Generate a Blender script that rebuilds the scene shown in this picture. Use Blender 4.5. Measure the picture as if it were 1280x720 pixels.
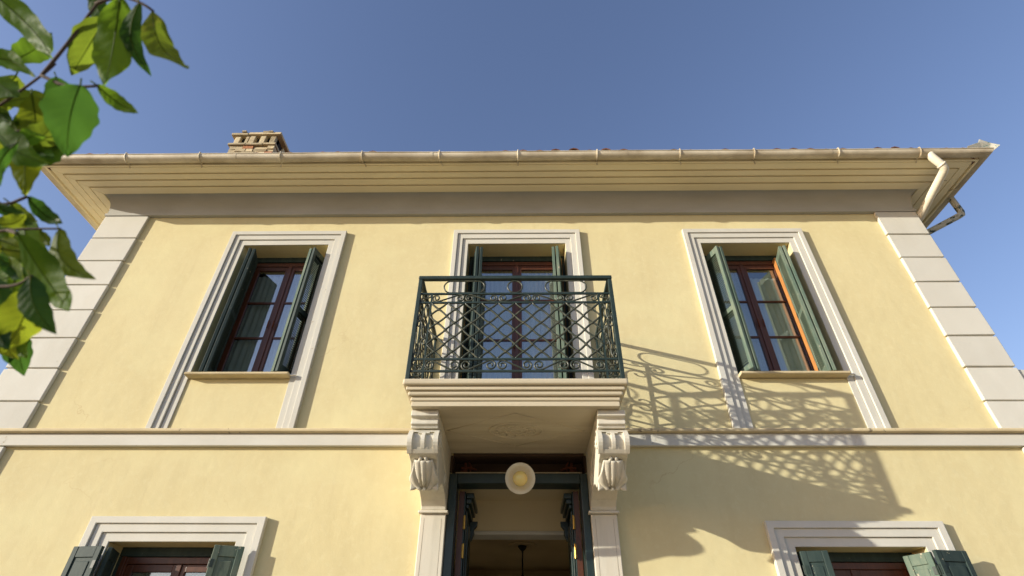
import bpy, math, random
from mathutils import Vector, Matrix, noise

for o in list(bpy.data.objects): bpy.data.objects.remove(o)
scene = bpy.context.scene
col = scene.collection
R = math.radians

# ------------------------------------------------------------------ camera
cam_d = bpy.data.cameras.new('camera')
cam = bpy.data.objects.new('camera', cam_d); col.objects.link(cam)
yaw, pitch, roll = R(.947), R(37.61), R(.371)
f0 = Vector((-math.sin(yaw), math.cos(yaw), 0)); r0 = Vector((math.cos(yaw), math.sin(yaw), 0)); zz = Vector((0, 0, 1))
fw = math.cos(pitch)*f0 + math.sin(pitch)*zz; up = -math.sin(pitch)*f0 + math.cos(pitch)*zz
rt = math.cos(roll)*r0 + math.sin(roll)*up; up = -math.sin(roll)*r0 + math.cos(roll)*up
m = Matrix.Identity(4)
for i in range(3): m[i][0], m[i][1], m[i][2] = rt[i], up[i], -fw[i]
m.translation = (0, -5, 1.6)
cam.matrix_world = m
cam_d.sensor_width = 36; cam_d.lens = 662.75/1280*36
cam_d.clip_start = .05; cam_d.clip_end = 2000
cam_d.dof.use_dof = True; cam_d.dof.focus_distance = 6.2; cam_d.dof.aperture_fstop = 3.0
scene.camera = cam

# ------------------------------------------------------------------ sky and sun
SUN = Vector((2.32, 1.0, -.625)).normalized()            # the way the light travels
elev = math.asin(-SUN.z)
world = bpy.data.worlds.new('World'); scene.world = world; world.use_nodes = True
nt = world.node_tree
sky = nt.nodes.new('ShaderNodeTexSky'); sky.sky_type = 'NISHITA'; sky.sun_disc = False
sky.sun_elevation = elev; sky.sun_rotation = math.atan2(-SUN.x, -SUN.y)
sky.air_density = 1.3; sky.dust_density = 1.0; sky.ozone_density = 2.4; sky.altitude = 50
bg = nt.nodes['Background']; bg.inputs['Strength'].default_value = .15
tint = nt.nodes.new('ShaderNodeMix'); tint.data_type = 'RGBA'; tint.blend_type = 'MULTIPLY'; tint.inputs[0].default_value = 1; tint.inputs[7].default_value = (1.07, .95, 1.10, 1)   # white balance of the air
nt.links.new(sky.outputs[0], tint.inputs[6]); nt.links.new(tint.outputs[2], bg.inputs['Color'])
sd = bpy.data.lights.new('sun', 'SUN'); sd.energy = 5.0; sd.angle = R(.5); sd.color = (1, .94, .80)
so = bpy.data.objects.new('sun', sd); col.objects.link(so)
so.rotation_euler = SUN.to_track_quat('-Z', 'Y').to_euler(); so.location = (-20, -12, 9)
vs = scene.view_settings; vs.view_transform = 'Standard'; vs.look = 'None'; vs.exposure = .38; vs.gamma = 1; vs.use_curve_mapping = False
scene.cycles.use_denoising = True
scene.cycles.max_bounces = 10; scene.cycles.diffuse_bounces = 6; scene.cycles.transparent_max_bounces = 16
scene.cycles.caustics_reflective = False; scene.cycles.caustics_refractive = False

# ------------------------------------------------------------------ materials
def new_mat(name):
    mt = bpy.data.materials.new(name); mt.use_nodes = True
    n = mt.node_tree; b = n.nodes['Principled BSDF']
    return mt, n, b
def N(n, t, **kw):
    x = n.nodes.new(t)
    for k, v in kw.items(): setattr(x, k, v)
    return x
def pos_vec(n, scale=(1, 1, 1)):
    g = N(n, 'ShaderNodeNewGeometry'); mp = N(n, 'ShaderNodeMapping'); mp.inputs['Scale'].default_value = scale
    n.links.new(g.outputs['Position'], mp.inputs['Vector']); return mp.outputs[0]
def noise_fac(n, vec, scale, lo, hi, detail=5, rough=.6, dist=0):
    t = N(n, 'ShaderNodeTexNoise'); t.inputs['Scale'].default_value = scale; t.inputs['Detail'].default_value = detail
    t.inputs['Roughness'].default_value = rough; t.inputs['Distortion'].default_value = dist
    n.links.new(vec, t.inputs['Vector'])
    r = N(n, 'ShaderNodeMapRange'); r.inputs[1].default_value = lo; r.inputs[2].default_value = hi
    n.links.new(t.outputs[0], r.inputs[0]); return r.outputs[0]
def mix(n, fac, a, b):
    x = N(n, 'ShaderNodeMix', data_type='RGBA')
    if isinstance(fac, (int, float)): x.inputs[0].default_value = fac
    else: n.links.new(fac, x.inputs[0])
    for s, v in ((6, a), (7, b)):
        if isinstance(v, tuple): x.inputs[s].default_value = (*v[:3], 1)
        else: n.links.new(v, x.inputs[s])
    return x.outputs[2]
def bump(n, b, h, strength, dist=.01, chain=None):
    x = N(n, 'ShaderNodeBump'); x.inputs['Strength'].default_value = strength; x.inputs['Distance'].default_value = dist
    n.links.new(h, x.inputs['Height'])
    if chain is not None: n.links.new(chain, x.inputs['Normal'])
    n.links.new(x.outputs[0], b.inputs['Normal']); return x.outputs[0]

def painted(name, base, dark, rough=.75, scale=3, stretch=(1, 1, 1), lo=.35, hi=.7, bs=45, bst=.25, chips=None, chip_lo=.66, chip_scale=5, big=None, spec=.3, bd=.004, metal=0, rnd=0):
    mt, n, b = new_mat(name)
    v = pos_vec(n, stretch)
    c = mix(n, noise_fac(n, v, scale, lo, hi), base, dark)
    if big: c = mix(n, noise_fac(n, v, .7, .42, .7, 3), c, big)
    if rnd:
        oi = N(n, 'ShaderNodeObjectInfo'); hs = N(n, 'ShaderNodeHueSaturation')
        mr = N(n, 'ShaderNodeMapRange'); mr.inputs[3].default_value = 1-rnd; mr.inputs[4].default_value = 1+rnd
        n.links.new(oi.outputs['Random'], mr.inputs[0]); n.links.new(mr.outputs[0], hs.inputs['Value']); n.links.new(c, hs.inputs['Color']); c = hs.outputs[0]
    if chips:
        g = pos_vec(n); f = noise_fac(n, g, chip_scale, chip_lo, chip_lo+.02, 8, .7)
        c = mix(n, f, c, chips)
    n.links.new(c, b.inputs['Base Color'])
    b.inputs['Roughness'].default_value = rough; b.inputs['Specular IOR Level'].default_value = spec; b.inputs['Metallic'].default_value = metal
    g = pos_vec(n)
    ch = bump(n, b, noise_fac(n, g, bs, 0, 1, 4), bst, bd)
    if chips:
        bump(n, b, noise_fac(n, g, chip_scale, chip_lo+.01, chip_lo-.01, 8, .7), .5, .003, ch)
    return mt

def stucco_mat():
    mt, n, b = new_mat('stucco')
    v = pos_vec(n); vz = pos_vec(n, (1.6, 1.6, .45))
    c = mix(n, noise_fac(n, v, 1.1, .3, .72, 4), (.665, .585, .335), (.625, .54, .30))
    c = mix(n, noise_fac(n, vz, 2.2, .48, .8, 6, .65), c, (.60, .515, .285))
    c = mix(n, noise_fac(n, pos_vec(n, (7, 7, .35)), 1.3, .60, .85, 5, .6), c, (.59, .505, .29))
    c = mix(n, noise_fac(n, pos_vec(n, (.8, .8, 1.1)), 1.0, .50, .68, 4, .6), c, (.675, .605, .345))
    sm = noise_fac(n, v, 14, .5, .85, 6, .7); c = mix(n, sm, c, (.69, .62, .37))
    # thin hairline cracks, few of them
    vo = N(n, 'ShaderNodeTexVoronoi', feature='DISTANCE_TO_EDGE'); vo.inputs['Scale'].default_value = .55
    wv = N(n, 'ShaderNodeTexNoise'); wv.inputs['Scale'].default_value = 2.3; wv.inputs['Detail'].default_value = 6
    n.links.new(v, wv.inputs['Vector'])
    va = N(n, 'ShaderNodeVectorMath', operation='MULTIPLY_ADD'); va.inputs[1].default_value = (.9, .9, .9)
    n.links.new(wv.outputs['Color'], va.inputs[0]); n.links.new(v, va.inputs[2]); n.links.new(va.outputs[0], vo.inputs['Vector'])
    r = N(n, 'ShaderNodeMapRange'); r.inputs[1].default_value = .0; r.inputs[2].default_value = .005; r.inputs[3].default_value = 1; r.inputs[4].default_value = 0
    n.links.new(vo.outputs['Distance'], r.inputs[0])
    mk = N(n, 'ShaderNodeMath', operation='MULTIPLY'); n.links.new(r.outputs[0], mk.inputs[0]); n.links.new(noise_fac(n, v, .8, .57, .74, 2), mk.inputs[1])
    c = mix(n, mk.outputs[0], c, (.52, .41, .22))
    n.links.new(c, b.inputs['Base Color'])
    b.inputs['Roughness'].default_value = .92; b.inputs['Specular IOR Level'].default_value = .15
    ch = bump(n, b, noise_fac(n, v, 90, 0, 1, 4), .25, .003)
    ch = bump(n, b, noise_fac(n, v, 9, 0, 1, 5), .25, .010, ch)
    bump(n, b, noise_fac(n, v, 2.0, 0, 1, 3), .25, .03, ch)
    return mt
M_stucco = stucco_mat()
M_trim = painted('trim_plaster', (.62, .605, .535), (.56, .54, .465), .85, 5, (1, 1, .5), .35, .75, 30, .3, chips=(.40, .34, .23), chip_lo=.685, chip_scale=9, big=(.58, .56, .485), rnd=.06)
M_belt = painted('belt_plaster', (.62, .605, .535), (.55, .53, .455), .85, 5, (.5, 1, 1), .35, .75, 30, .3, chips=(.40, .33, .22), chip_lo=.655, chip_scale=4.2, big=(.58, .56, .485))
M_cap = painted('ledge_plaster', (.62, .52, .32), (.48, .39, .23), .85, 4, (.6, 1, 2), .35, .7, 30, .35, chips=(.25, .20, .13), chip_lo=.64, chip_scale=5)
M_soffit = painted('cornice_paint', (.87, .775, .535), (.78, .685, .46), .75, 2.2, (.5, 1.5, 1), .35, .75, 25, .2, chips=(.20, .14, .08), chip_lo=.71, chip_scale=6)
M_cove = painted('cove_plaster', (.43, .425, .385), (.36, .35, .305), .85, 2, (.6, 1, 1.4), .35, .75, 25, .3)  # white cove greyed: the shade under the eave is in its colour
M_gutter = painted('gutter_paint', (.66, .59, .44), (.38, .31, .20), .5, 3.5, (.8, 1, 1), .38, .72, 20, .2, chips=(.16, .10, .06), chip_lo=.70, chip_scale=6, spec=.5)
M_pipe = painted('downpipe_paint', (.74, .68, .54), (.62, .56, .43), .45, 4, (1, 1, 1), .4, .75, 20, .2, chips=(.13, .13, .10), chip_lo=.66, chip_scale=9, spec=.5)
M_pipe_old = painted('flaking_pipe', (.50, .50, .44), (.40, .40, .34), .6, 4, (1, 1, 1), .4, .75, 20, .3, chips=(.05, .08, .07), chip_lo=.53, chip_scale=9)
M_orn = painted('verdigris_paint', (.42, .41, .35), (.33, .32, .27), .85, 8, (1, 1, 1), .4, .7, 30, .5, chips=(.10, .22, .17), chip_lo=.58, chip_scale=26)
M_iron = painted('green_iron', (.013, .027, .021), (.028, .046, .036), .48, 20, (1, 1, 1), .45, .75, 70, .25, chips=(.12, .085, .045), chip_lo=.69, chip_scale=30, spec=.5, bd=.002)
M_iron2 = painted('wrought_iron', (.030, .040, .028), (.10, .098, .066), .38, 30, (1, 1, 1), .45, .7, 70, .3, spec=.5, bd=.002)
M_shut = painted('shutter_paint', (.018, .036, .033), (.036, .058, .050), .68, 6, (3, 3, .6), .4, .7, 60, .35, chips=(.36, .34, .25), chip_lo=.665, chip_scale=11, spec=.4, bd=.003)
M_shut2 = painted('worn_sunlit_shutter_paint', (.085, .130, .098), (.17, .20, .145), .65, 6, (3, 3, .6), .4, .7, 60, .4, chips=(.42, .38, .28), chip_lo=.64, chip_scale=11, spec=.3, bd=.003)  # worn paint, also lightened to stand for leaves in the sun
M_teal = painted('door_green_paint', (.011, .024, .022), (.018, .036, .032), .3, 5, (1, 1, 1), .4, .7, 30, .15, spec=.5)
M_wood = painted('mahogany', (.125, .042, .019), (.07, .024, .012), .38, 8, (6, 6, .5), .3, .7, 60, .2, spec=.5, bd=.002)
M_wood_sunlit = painted('sunlit_mahogany', (.56, .25, .065), (.40, .16, .045), .42, 8, (6, 6, .5), .3, .7, 60, .2, spec=.5, bd=.002)  # the frame's mahogany with sunlight put into its colour
M_marble = painted('marble', (.63, .605, .51), (.49, .465, .38), .5, 3.2, (4, 4, .35), .42, .75, 26, .25, chips=(.46, .41, .32), chip_lo=.70, chip_scale=14, spec=.4, big=(.68, .62, .50))
M_marble_h = painted('slab_marble', (.60, .53, .38), (.46, .39, .26), .55, 3.0, (.4, 3, 3), .42, .72, 26, .25, spec=.4, big=(.54, .47, .33))
M_inside = painted('inner_plaster', (.84, .73, .50), (.80, .69, .46), .9, 2, bst=.1)
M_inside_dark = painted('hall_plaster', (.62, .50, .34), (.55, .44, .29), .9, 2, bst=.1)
M_white = painted('white_paint', (.74, .72, .66), (.68, .66, .60), .6, 4, bst=.1)
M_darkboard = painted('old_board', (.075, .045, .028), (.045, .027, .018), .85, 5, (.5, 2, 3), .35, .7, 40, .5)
M_rust = painted('rusty_metal', (.17, .055, .028), (.085, .030, .018), .85, 30, bst=.5)
M_strip = painted('raw_wood', (.52, .40, .25), (.40, .29, .17), .8, 5, (.5, 6, 6), bst=.3)
M_brass = painted('brass', (.62, .36, .08), (.45, .25, .05), .3, 30, bst=.1, metal=.9)
M_brick = painted('chimney_brick', (.56, .47, .29), (.38, .29, .17), .9, 9, (1, 1, 1), .35, .7, 40, .6, big=(.60, .52, .35), rnd=.28, bd=.008)
M_brickred = painted('red_brick', (.50, .22, .10), (.40, .17, .08), .9, 9, bst=.6, rnd=.2, bd=.008)
M_mortar = painted('mortar', (.42, .35, .24), (.30, .25, .17), .95, 12, bst=.6)
M_core_dark = painted('core_dark', (.03, .026, .022), (.02, .017, .015), .95, 12, bst=.3)
M_tile = painted('roof_tile', (.20, .085, .052), (.11, .055, .04), .85, 6, (1, 1, 1), .35, .7, 40, .5, rnd=.25)
M_bark = painted('bark', (.085, .06, .045), (.045, .032, .025), .9, 30, (1, 1, 1), .35, .7, 60, .8, bd=.004)
M_ground = painted('courtyard_paving', (.40, .33, .23), (.31, .255, .18), .9, 3, (1, 1, 1), .35, .7, 20, .4, big=(.35, .285, .195))
M_frame_black = painted('black_iron', (.02, .018, .016), (.03, .026, .022), .5, 20, bst=.2)
M_enamel = painted('enamel', (.78, .73, .60), (.70, .64, .50), .3, 12, chips=(.14, .08, .04), chip_lo=.74, chip_scale=40, bst=.05, spec=.6)

def glass_mat():
    mt, n, b = new_mat('window_glass'); n.nodes.remove(b)
    lw = N(n, 'ShaderNodeLayerWeight'); lw.inputs[0].default_value = .5
    pw = N(n, 'ShaderNodeMath', operation='POWER'); pw.inputs[1].default_value = 3.0; n.links.new(lw.outputs['Facing'], pw.inputs[0])
    fr = N(n, 'ShaderNodeMath', operation='MULTIPLY_ADD'); fr.inputs[1].default_value = .85; fr.inputs[2].default_value = .27; n.links.new(pw.outputs[0], fr.inputs[0])
    tr = N(n, 'ShaderNodeBsdfTransparent'); tr.inputs[0].default_value = (.90, .95, .93, 1)
    gl = N(n, 'ShaderNodeBsdfGlossy'); gl.inputs['Roughness'].default_value = .012
    bp = N(n, 'ShaderNodeBump'); bp.inputs['Strength'].default_value = .08; bp.inputs['Distance'].default_value = .01
    n.links.new(noise_fac(n, pos_vec(n), 2.5, 0, 1, 2), bp.inputs['Height'])
    n.links.new(bp.outputs[0], gl.inputs['Normal'])
    mx = N(n, 'ShaderNodeMixShader')
    n.links.new(fr.outputs[0], mx.inputs[0]); n.links.new(tr.outputs[0], mx.inputs[1]); n.links.new(gl.outputs[0], mx.inputs[2])
    n.links.new(mx.outputs[0], n.nodes['Material Output'].inputs[0]); return mt
M_glass = glass_mat()
def thin_mat(name, c1, c2, scale, trans, rough=.8, spec=.2, extra=None, tcol=None, stretch=(1, 1, 1)):
    mt, n, b = new_mat(name)
    v = pos_vec(n, stretch)
    c = mix(n, noise_fac(n, v, scale, .35, .7), c1, c2)
    if extra: c = mix(n, noise_fac(n, v, extra[1], extra[2], extra[2]+.08, 4), c, extra[0])
    n.links.new(c, b.inputs['Base Color']); b.inputs['Roughness'].default_value = rough; b.inputs['Specular IOR Level'].default_value = spec
    t = N(n, 'ShaderNodeBsdfTranslucent')
    if tcol: n.links.new(mix(n, .5, c, tcol), t.inputs[0])
    else: n.links.new(c, t.inputs[0])
    mx = N(n, 'ShaderNodeMixShader'); mx.inputs[0].default_value = trans
    n.links.new(b.outputs[0], mx.inputs[1]); n.links.new(t.outputs[0], mx.inputs[2])
    n.links.new(mx.outputs[0], n.nodes['Material Output'].inputs[0])
    bump(n, b, noise_fac(n, v, scale*3, 0, 1, 4), .3, .004)
    return mt
M_curtain = thin_mat('sheer_curtain', (.94, .94, .88), (.88, .89, .83), 8, .18)
LEAFM = [thin_mat('leaf_green', (.028, .075, .012), (.045, .10, .016), 20, .66, .5, .15, ((.13, .16, .02), 14, .64), (.34, .55, .03)),
         thin_mat('leaf_olive', (.06, .10, .014), (.04, .08, .012), 20, .66, .5, .15, ((.17, .17, .03), 16, .60), (.32, .42, .03)),
         thin_mat('leaf_yellowing', (.045, .10, .012), (.08, .125, .015), 16, .66, .5, .15, ((.34, .32, .03), 9, .55), (.50, .58, .03)),
         thin_mat('leaf_dark', (.016, .045, .013), (.026, .06, .015), 20, .5, .45, .2, None, (.14, .34, .03))]
M_farleaf = thin_mat('far_foliage', (.035, .075, .025), (.05, .10, .03), 3, .4)
def bulb_mat():
    mt, n, b = new_mat('bulb_glass')
    b.inputs['Base Color'].default_value = (.90, .72, .26, 1); b.inputs['Roughness'].default_value = .12; b.inputs['Subsurface Weight'].default_value = .3; b.inputs['Coat Weight'].default_value = .5
    return mt
M_bulb = bulb_mat()

# ------------------------------------------------------------------ mesh helpers
class MB:
    def __init__(s): s.v = []; s.f = []
    def add(s, vs, fs):
        k = len(s.v); s.v += [tuple(q) for q in vs]; s.f += [tuple(i+k for i in q) for q in fs]; return s
    def box(s, x0, x1, y0, y1, z0, z1, mt=None):
        vs = [Vector((x, y, z)) for z in (z0, z1) for y in (y0, y1) for x in (x0, x1)]
        if mt is not None: vs = [mt @ q for q in vs]
        return s.add(vs, [(0, 2, 3, 1), (4, 5, 7, 6), (0, 1, 5, 4), (2, 6, 7, 3), (0, 4, 6, 2), (1, 3, 7, 5)])
    def prism(s, prof, x0, x1, mt=None):            # profile of (y, z) pulled along x
        n = len(prof); vs = [Vector((x, y, z)) for x in (x0, x1) for y, z in prof]
        if mt is not None: vs = [mt @ q for q in vs]
        return s.add(vs, [tuple(range(n))[::-1], tuple(range(n, 2*n))] + [(i, (i+1) % n, n+(i+1) % n, n+i) for i in range(n)])
    def tube(s, pts, r, n=6, closed=False, flat=None):
        pts = [Vector(q) for q in pts]; L = len(pts); k = len(s.v); rs = r if isinstance(r, (list, tuple)) else [r]*L
        ref = None
        for i, q in enumerate(pts):
            a = pts[i-1] if (i > 0 or closed) else q; b = pts[(i+1) % L] if (i < L-1 or closed) else q
            t = (b-a).normalized() if (b-a).length > 1e-9 else Vector((0, 0, 1))
            if ref is None: ref = Vector((0, 0, 1)) if abs(t.z) < .9 else Vector((1, 0, 0))
            if flat is not None: ref = Vector(flat)
            e1 = (ref - t*ref.dot(t)).normalized(); e2 = t.cross(e1); ref = e1
            for j in range(n):
                an = 2*math.pi*(j+.5)/n; s.v.append(tuple(q + rs[i]*(math.cos(an)*e1 + math.sin(an)*e2)))
        for i in range(L if closed else L-1):
            i2 = (i+1) % L
            for j in range(n): s.f.append((k+i*n+j, k+i*n+(j+1) % n, k+i2*n+(j+1) % n, k+i2*n+j))
        if not closed: s.f += [tuple(k+j for j in range(n))[::-1], tuple(k+(L-1)*n+j for j in range(n))]
        return s
    def lathe(s, prof, seg=24, mt=None):            # profile of (r, z)
        k = len(s.v); n = len(prof)
        for i in range(seg):
            a = 2*math.pi*i/seg
            for r, z in prof:
                q = Vector((r*math.cos(a), r*math.sin(a), z)); s.v.append(tuple(mt @ q if mt is not None else q))
        for i in range(seg):
            for j in range(n-1):
                i2 = (i+1) % seg; s.f.append((k+i*n+j, k+i2*n+j, k+i2*n+j+1, k+i*n+j+1))
        return s
    def mesh(s, name, mat, smooth=False):
        me = bpy.data.meshes.new(name); me.from_pydata(s.v, [], s.f); me.update()
        import bmesh
        b = bmesh.new(); b.from_mesh(me); bmesh.ops.recalc_face_normals(b, faces=b.faces); b.to_mesh(me); b.free()
        if mat: me.materials.append(mat)
        if smooth:
            for q in me.polygons: q.use_smooth = True
        return me
    def build(s, name, mat, parent=None, smooth=False, bev=0, seg=2, label=None, kind=None):
        return link(name, s.mesh(name, mat, smooth), parent, bev, seg, label, kind)
def link(name, me, parent=None, bev=0, seg=2, label=None, kind=None, loc=None, rot=None):
    o = bpy.data.objects.new(name, me); col.objects.link(o)
    if loc is not None: o.location = loc
    if rot is not None: o.rotation_euler = rot
    if parent is not None:
        o.parent = parent
        if parent.type == 'EMPTY': o.matrix_parent_inverse = Matrix.Translation(-parent.location)
    if bev:
        md = o.modifiers.new('bevel', 'BEVEL'); md.width = bev; md.segments = seg; md.limit_method = 'ANGLE'; md.angle_limit = R(35)
    if label: o['label'] = label
    if kind: o['kind'] = kind
    return o
def thing(name, label, cat, loc, group=None):
    e = bpy.data.objects.new(name, None); col.objects.link(e); e.location = loc; e.empty_display_size = .3
    e['label'] = label; e['category'] = cat
    if group: e['group'] = group
    return e
def tag(o, label, cat, group=None):
    o['label'] = label; o['category'] = cat
    if group: o['group'] = group
    return o
rng = random.Random(11)

# ------------------------------------------------------------------ ground
g = MB().add([(-300, -300, 0), (300, -300, 0), (300, 300, 0), (-300, 300, 0)], [(0, 1, 2, 3)]).build('ground', M_ground)
g['kind'] = 'structure'

# ------------------------------------------------------------------ the house shell
XL, XR, YB = -5.48, 5.16, 8.0          # left and right wall faces, back wall
ZW, ZS, EAVE = 6.66, 7.0, .606         # top of plain wall, soffit height, soffit overhang
house = thing('house', 'two storey cream yellow stucco house with iron balcony over the entrance', 'house', (-.16, 0, 0))
TH = .45                               # wall thickness
WIN = [  # x0, x1, z0, z1
    (-3.505, -2.425, 4.245, 6.15), (2.300, 3.410, 4.245, 6.15), (-.641, .589, 3.68, 6.155),
    (-3.60, -2.48, 1.0, 2.655), (2.36, 3.475, 1.0, 2.63), (-.635, .615, 0.0, 3.445)]
def shell_wall():
    mb = MB()
    xs = sorted({XL, XR, *[w[0] for w in WIN], *[w[1] for w in WIN]}); zs = sorted({-.3, ZS+.02, *[w[2] for w in WIN], *[w[3] for w in WIN]})
    def hole(x, z): return any(w[0] < x < w[1] and w[2] < z < w[3] for w in WIN)
    for i in range(len(xs)-1):
        for j in range(len(zs)-1):
            a, b, c, d = xs[i], xs[i+1], zs[j], zs[j+1]
            if hole((a+b)/2, (c+d)/2): continue
            mb.add([(a, 0, c), (b, 0, c), (b, 0, d), (a, 0, d)], [(0, 1, 2, 3)])
            mb.add([(a, TH, c), (b, TH, c), (b, TH, d), (a, TH, d)], [(3, 2, 1, 0)])
    for a, b, c, d in WIN:
        mb.add([(a, 0, d), (b, 0, d), (b, TH, d), (a, TH, d)], [(0, 1, 2, 3)])
        if c > 0: mb.add([(a, 0, c), (b, 0, c), (b, TH, c), (a, TH, c)], [(3, 2, 1, 0)])
        for x in (a, b): mb.add([(x, 0, c), (x, TH, c), (x, TH, d), (x, 0, d)], [(0, 1, 2, 3)])
    # side and back walls, joined at the corners
    ys = [0, .9, 2.1, 3.3, 4.5, YB]; zl = [-.3, .9, 2.6, ZS+.02]
    for i in range(5):
        for j in range(3):
            if i in (1, 3) and j == 1: continue
            mb.add([(XL, ys[i], zl[j]), (XL, ys[i+1], zl[j]), (XL, ys[i+1], zl[j+1]), (XL, ys[i], zl[j+1])], [(0, 1, 2, 3)])
    mb.add([(XR, 0, -.3), (XR, YB, -.3), (XR, YB, ZS+.02), (XR, 0, ZS+.02)], [(3, 2, 1, 0)])
    mb.add([(XL, YB, -.3), (XR, YB, -.3), (XR, YB, ZS+.02), (XL, YB, ZS+.02)], [(0, 1, 2, 3)])
    me = bpy.data.meshes.new('wall'); me.from_pydata(mb.v, [], mb.f); me.materials.append(M_stucco)
    return link('wall', me, house)
shell_wall()
for y in (.9, 3.3):                    # side windows added to let sun in and light the hall
    w = MB().box(XL-.02, XL+.06, y, y+.06, .9, 2.6).box(XL-.02, XL+.06, y+1.14, y+1.2, .9, 2.6).box(XL-.02, XL+.06, y+.061, y+1.139, .9, .96).box(XL-.02, XL+.06, y+.061, y+1.139, 2.54, 2.6).box(XL-.02, XL+.06, y+.57, y+.63, .961, 2.539).build('window_frame', M_wood, house)
    for k in (0, 1): MB().box(XL+.02, XL+.024, y+.061+k*.57, y+.569+k*.57, .961, 2.539).build('pane', M_glass, w)
# storey slab and upper ceiling keep the rooms dark
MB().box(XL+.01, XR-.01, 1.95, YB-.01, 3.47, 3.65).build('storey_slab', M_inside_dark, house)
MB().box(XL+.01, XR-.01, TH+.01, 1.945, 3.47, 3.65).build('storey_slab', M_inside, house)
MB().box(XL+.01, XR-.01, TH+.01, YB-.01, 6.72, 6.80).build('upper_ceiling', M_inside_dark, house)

# entrance hall behind the open doors; side opening added to let sun in
MB().box(-1.5, -1.4, TH+.02, 2.4, 0.02, 3.465).box(-1.5, -1.4, 2.4, 5.4, 2.9, 3.465).box(-1.5, -1.4, 5.4, 6.2, .02, 3.465).build('hall_wall', M_inside, house)
MB().box(1.4, 1.5, TH+.02, 6.2, 0.02, 3.465).build('hall_wall', M_inside, house)
MB().box(-1.395, 1.395, TH+.02, 1.0, 3.295, 3.46).build('vestibule_ceiling', M_inside, house)
MB().box(-1.395, 1.395, 1.003, 1.20, 2.985, 3.46).build('hall_beam', M_inside, house)
MB().box(-1.395, 1.395, .985, 1.22, 2.945, 2.983).build('beam_moulding', M_white, house, bev=.008)
MB().box(XL+.02, 1.395, TH+.02, 6.1, .005, .03).build('hall_floor', painted('pale_terrazzo', (.66, .58, .45), (.56, .48, .36), .35, 6), house)
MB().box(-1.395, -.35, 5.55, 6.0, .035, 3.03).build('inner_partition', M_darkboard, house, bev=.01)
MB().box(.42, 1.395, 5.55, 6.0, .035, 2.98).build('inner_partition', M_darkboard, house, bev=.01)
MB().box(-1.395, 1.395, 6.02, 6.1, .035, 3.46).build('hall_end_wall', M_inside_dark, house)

# quoins: one block a course, both corners, wrapping the corner
PR = .040
def quoin_heights(): return [6.655, 6.255, 5.87, 5.49, 5.12, 4.74, 4.355, 3.97, 3.673]
hz = quoin_heights()
for side, xo, xi in ((-1, XL, XL+.545), (1, XR, XR-.49)):
    for k in range(len(hz)-1):
        zt, zb = hz[k]-(.003 if k else 0), hz[k+1]+(.015 if k < len(hz)-2 else .002)
        mb = MB()
        a, b = (xo-PR, xi) if side < 0 else (xi, xo+PR)
        dx = rng.uniform(-.004, .004)
        if side < 0: b += dx
        else: a += dx
        prof = [(a, -PR), (b, -PR), (b, -.001), (xo+.001*side, -.001), (xo+.001*side, .5), (xo+PR*side, .5)] if side > 0 else [(a, -PR), (b, -PR), (b, -.001), (xo-.001, -.001), (xo-.001, .5), (a, .5)]
        if side > 0: prof = [(a, -PR), (b, -PR), (b, .5), (xo+.001, .5), (xo+.001, -.001), (a, -.001)]
        n = len(prof)
        mb.add([(x, y, z) for z in (zb, zt) for x, y in prof], [tuple(range(n))[::-1], tuple(range(n, 2*n))] + [(i, (i+1) % n, n+(i+1) % n, n+i) for i in range(n)])
        mb.v = [(x+rng.uniform(-.003, .003), y+(rng.uniform(-.004, .002) if y < -.01 else 0), z+rng.uniform(-.003, .003)) for x, y, z in mb.v]
        mb.build('quoin', M_trim, house, bev=.007, seg=2)
for a, b in ((XL-.020, XL+.515), (XR-.462, XR+.020)):      # the shallow joints between the blocks
    MB().box(a, b, -.020, -.0005, 3.673, 6.655).build('quoin_bed', M_trim, house)
# plain corner pilasters under the belt course
for a, b in ((XL-PR, XL+.475), (XR-.385, XR+PR)):
    y1 = .5
    MB().box(a, b, -PR, -.001, 0, 3.50).build('corner_pilaster', M_trim, house, bev=.008)
# belt course: yellow ledge over a white band
MB().prism([(-.001, 3.506), (-.048, 3.506), (-.050, 3.512), (-.050, 3.628), (-.001, 3.628)], XL-.05, XR+.05).build('belt_course', M_belt, house, bev=.004)
MB().prism([(-.001, 3.630), (-.078, 3.630), (-.090, 3.638), (-.092, 3.655), (-.085, 3.668), (-.001, 3.672)], XL-.09, XR+.09).build('belt_ledge', M_cap, house, bev=.003)

# wide white side wall running off to the right, with a rounded coping
def side_screen():
    mb = MB(); x0, x1 = XR+PR+.003, XR+3.2
    top = [(x0, 4.352), (x0+.10, 4.345), (x0+.25, 4.325), (x0+.6, 4.31), (x1, 4.30)]
    rows = [(0, 3.50), (3.505, 3.965), (3.985, None)]
    for zb, zt in rows:
        if zt: MB().box(x0, x1, -.02, .26, zb, zt).build('wall_course', M_trim, scr, bev=.008)
        else:
            pts = [(x0, zb), (x1, zb)] + top[::-1]; n = len(pts)
            m2 = MB().add([(x, y, z) for y in (-.02, .26) for x, z in pts], [tuple(range(n)), tuple(range(n, 2*n))[::-1]] + [(i, (i+1) % n, n+(i+1) % n, n+i) for i in range(n)])
            m2.build('wall_course', M_trim, scr, bev=.03, seg=3)
scr = thing('garden_wall', 'white plastered wall with rounded top beside the right corner of the house', 'wall', (XR+1.6, .1, 0))
side_screen()

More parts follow.
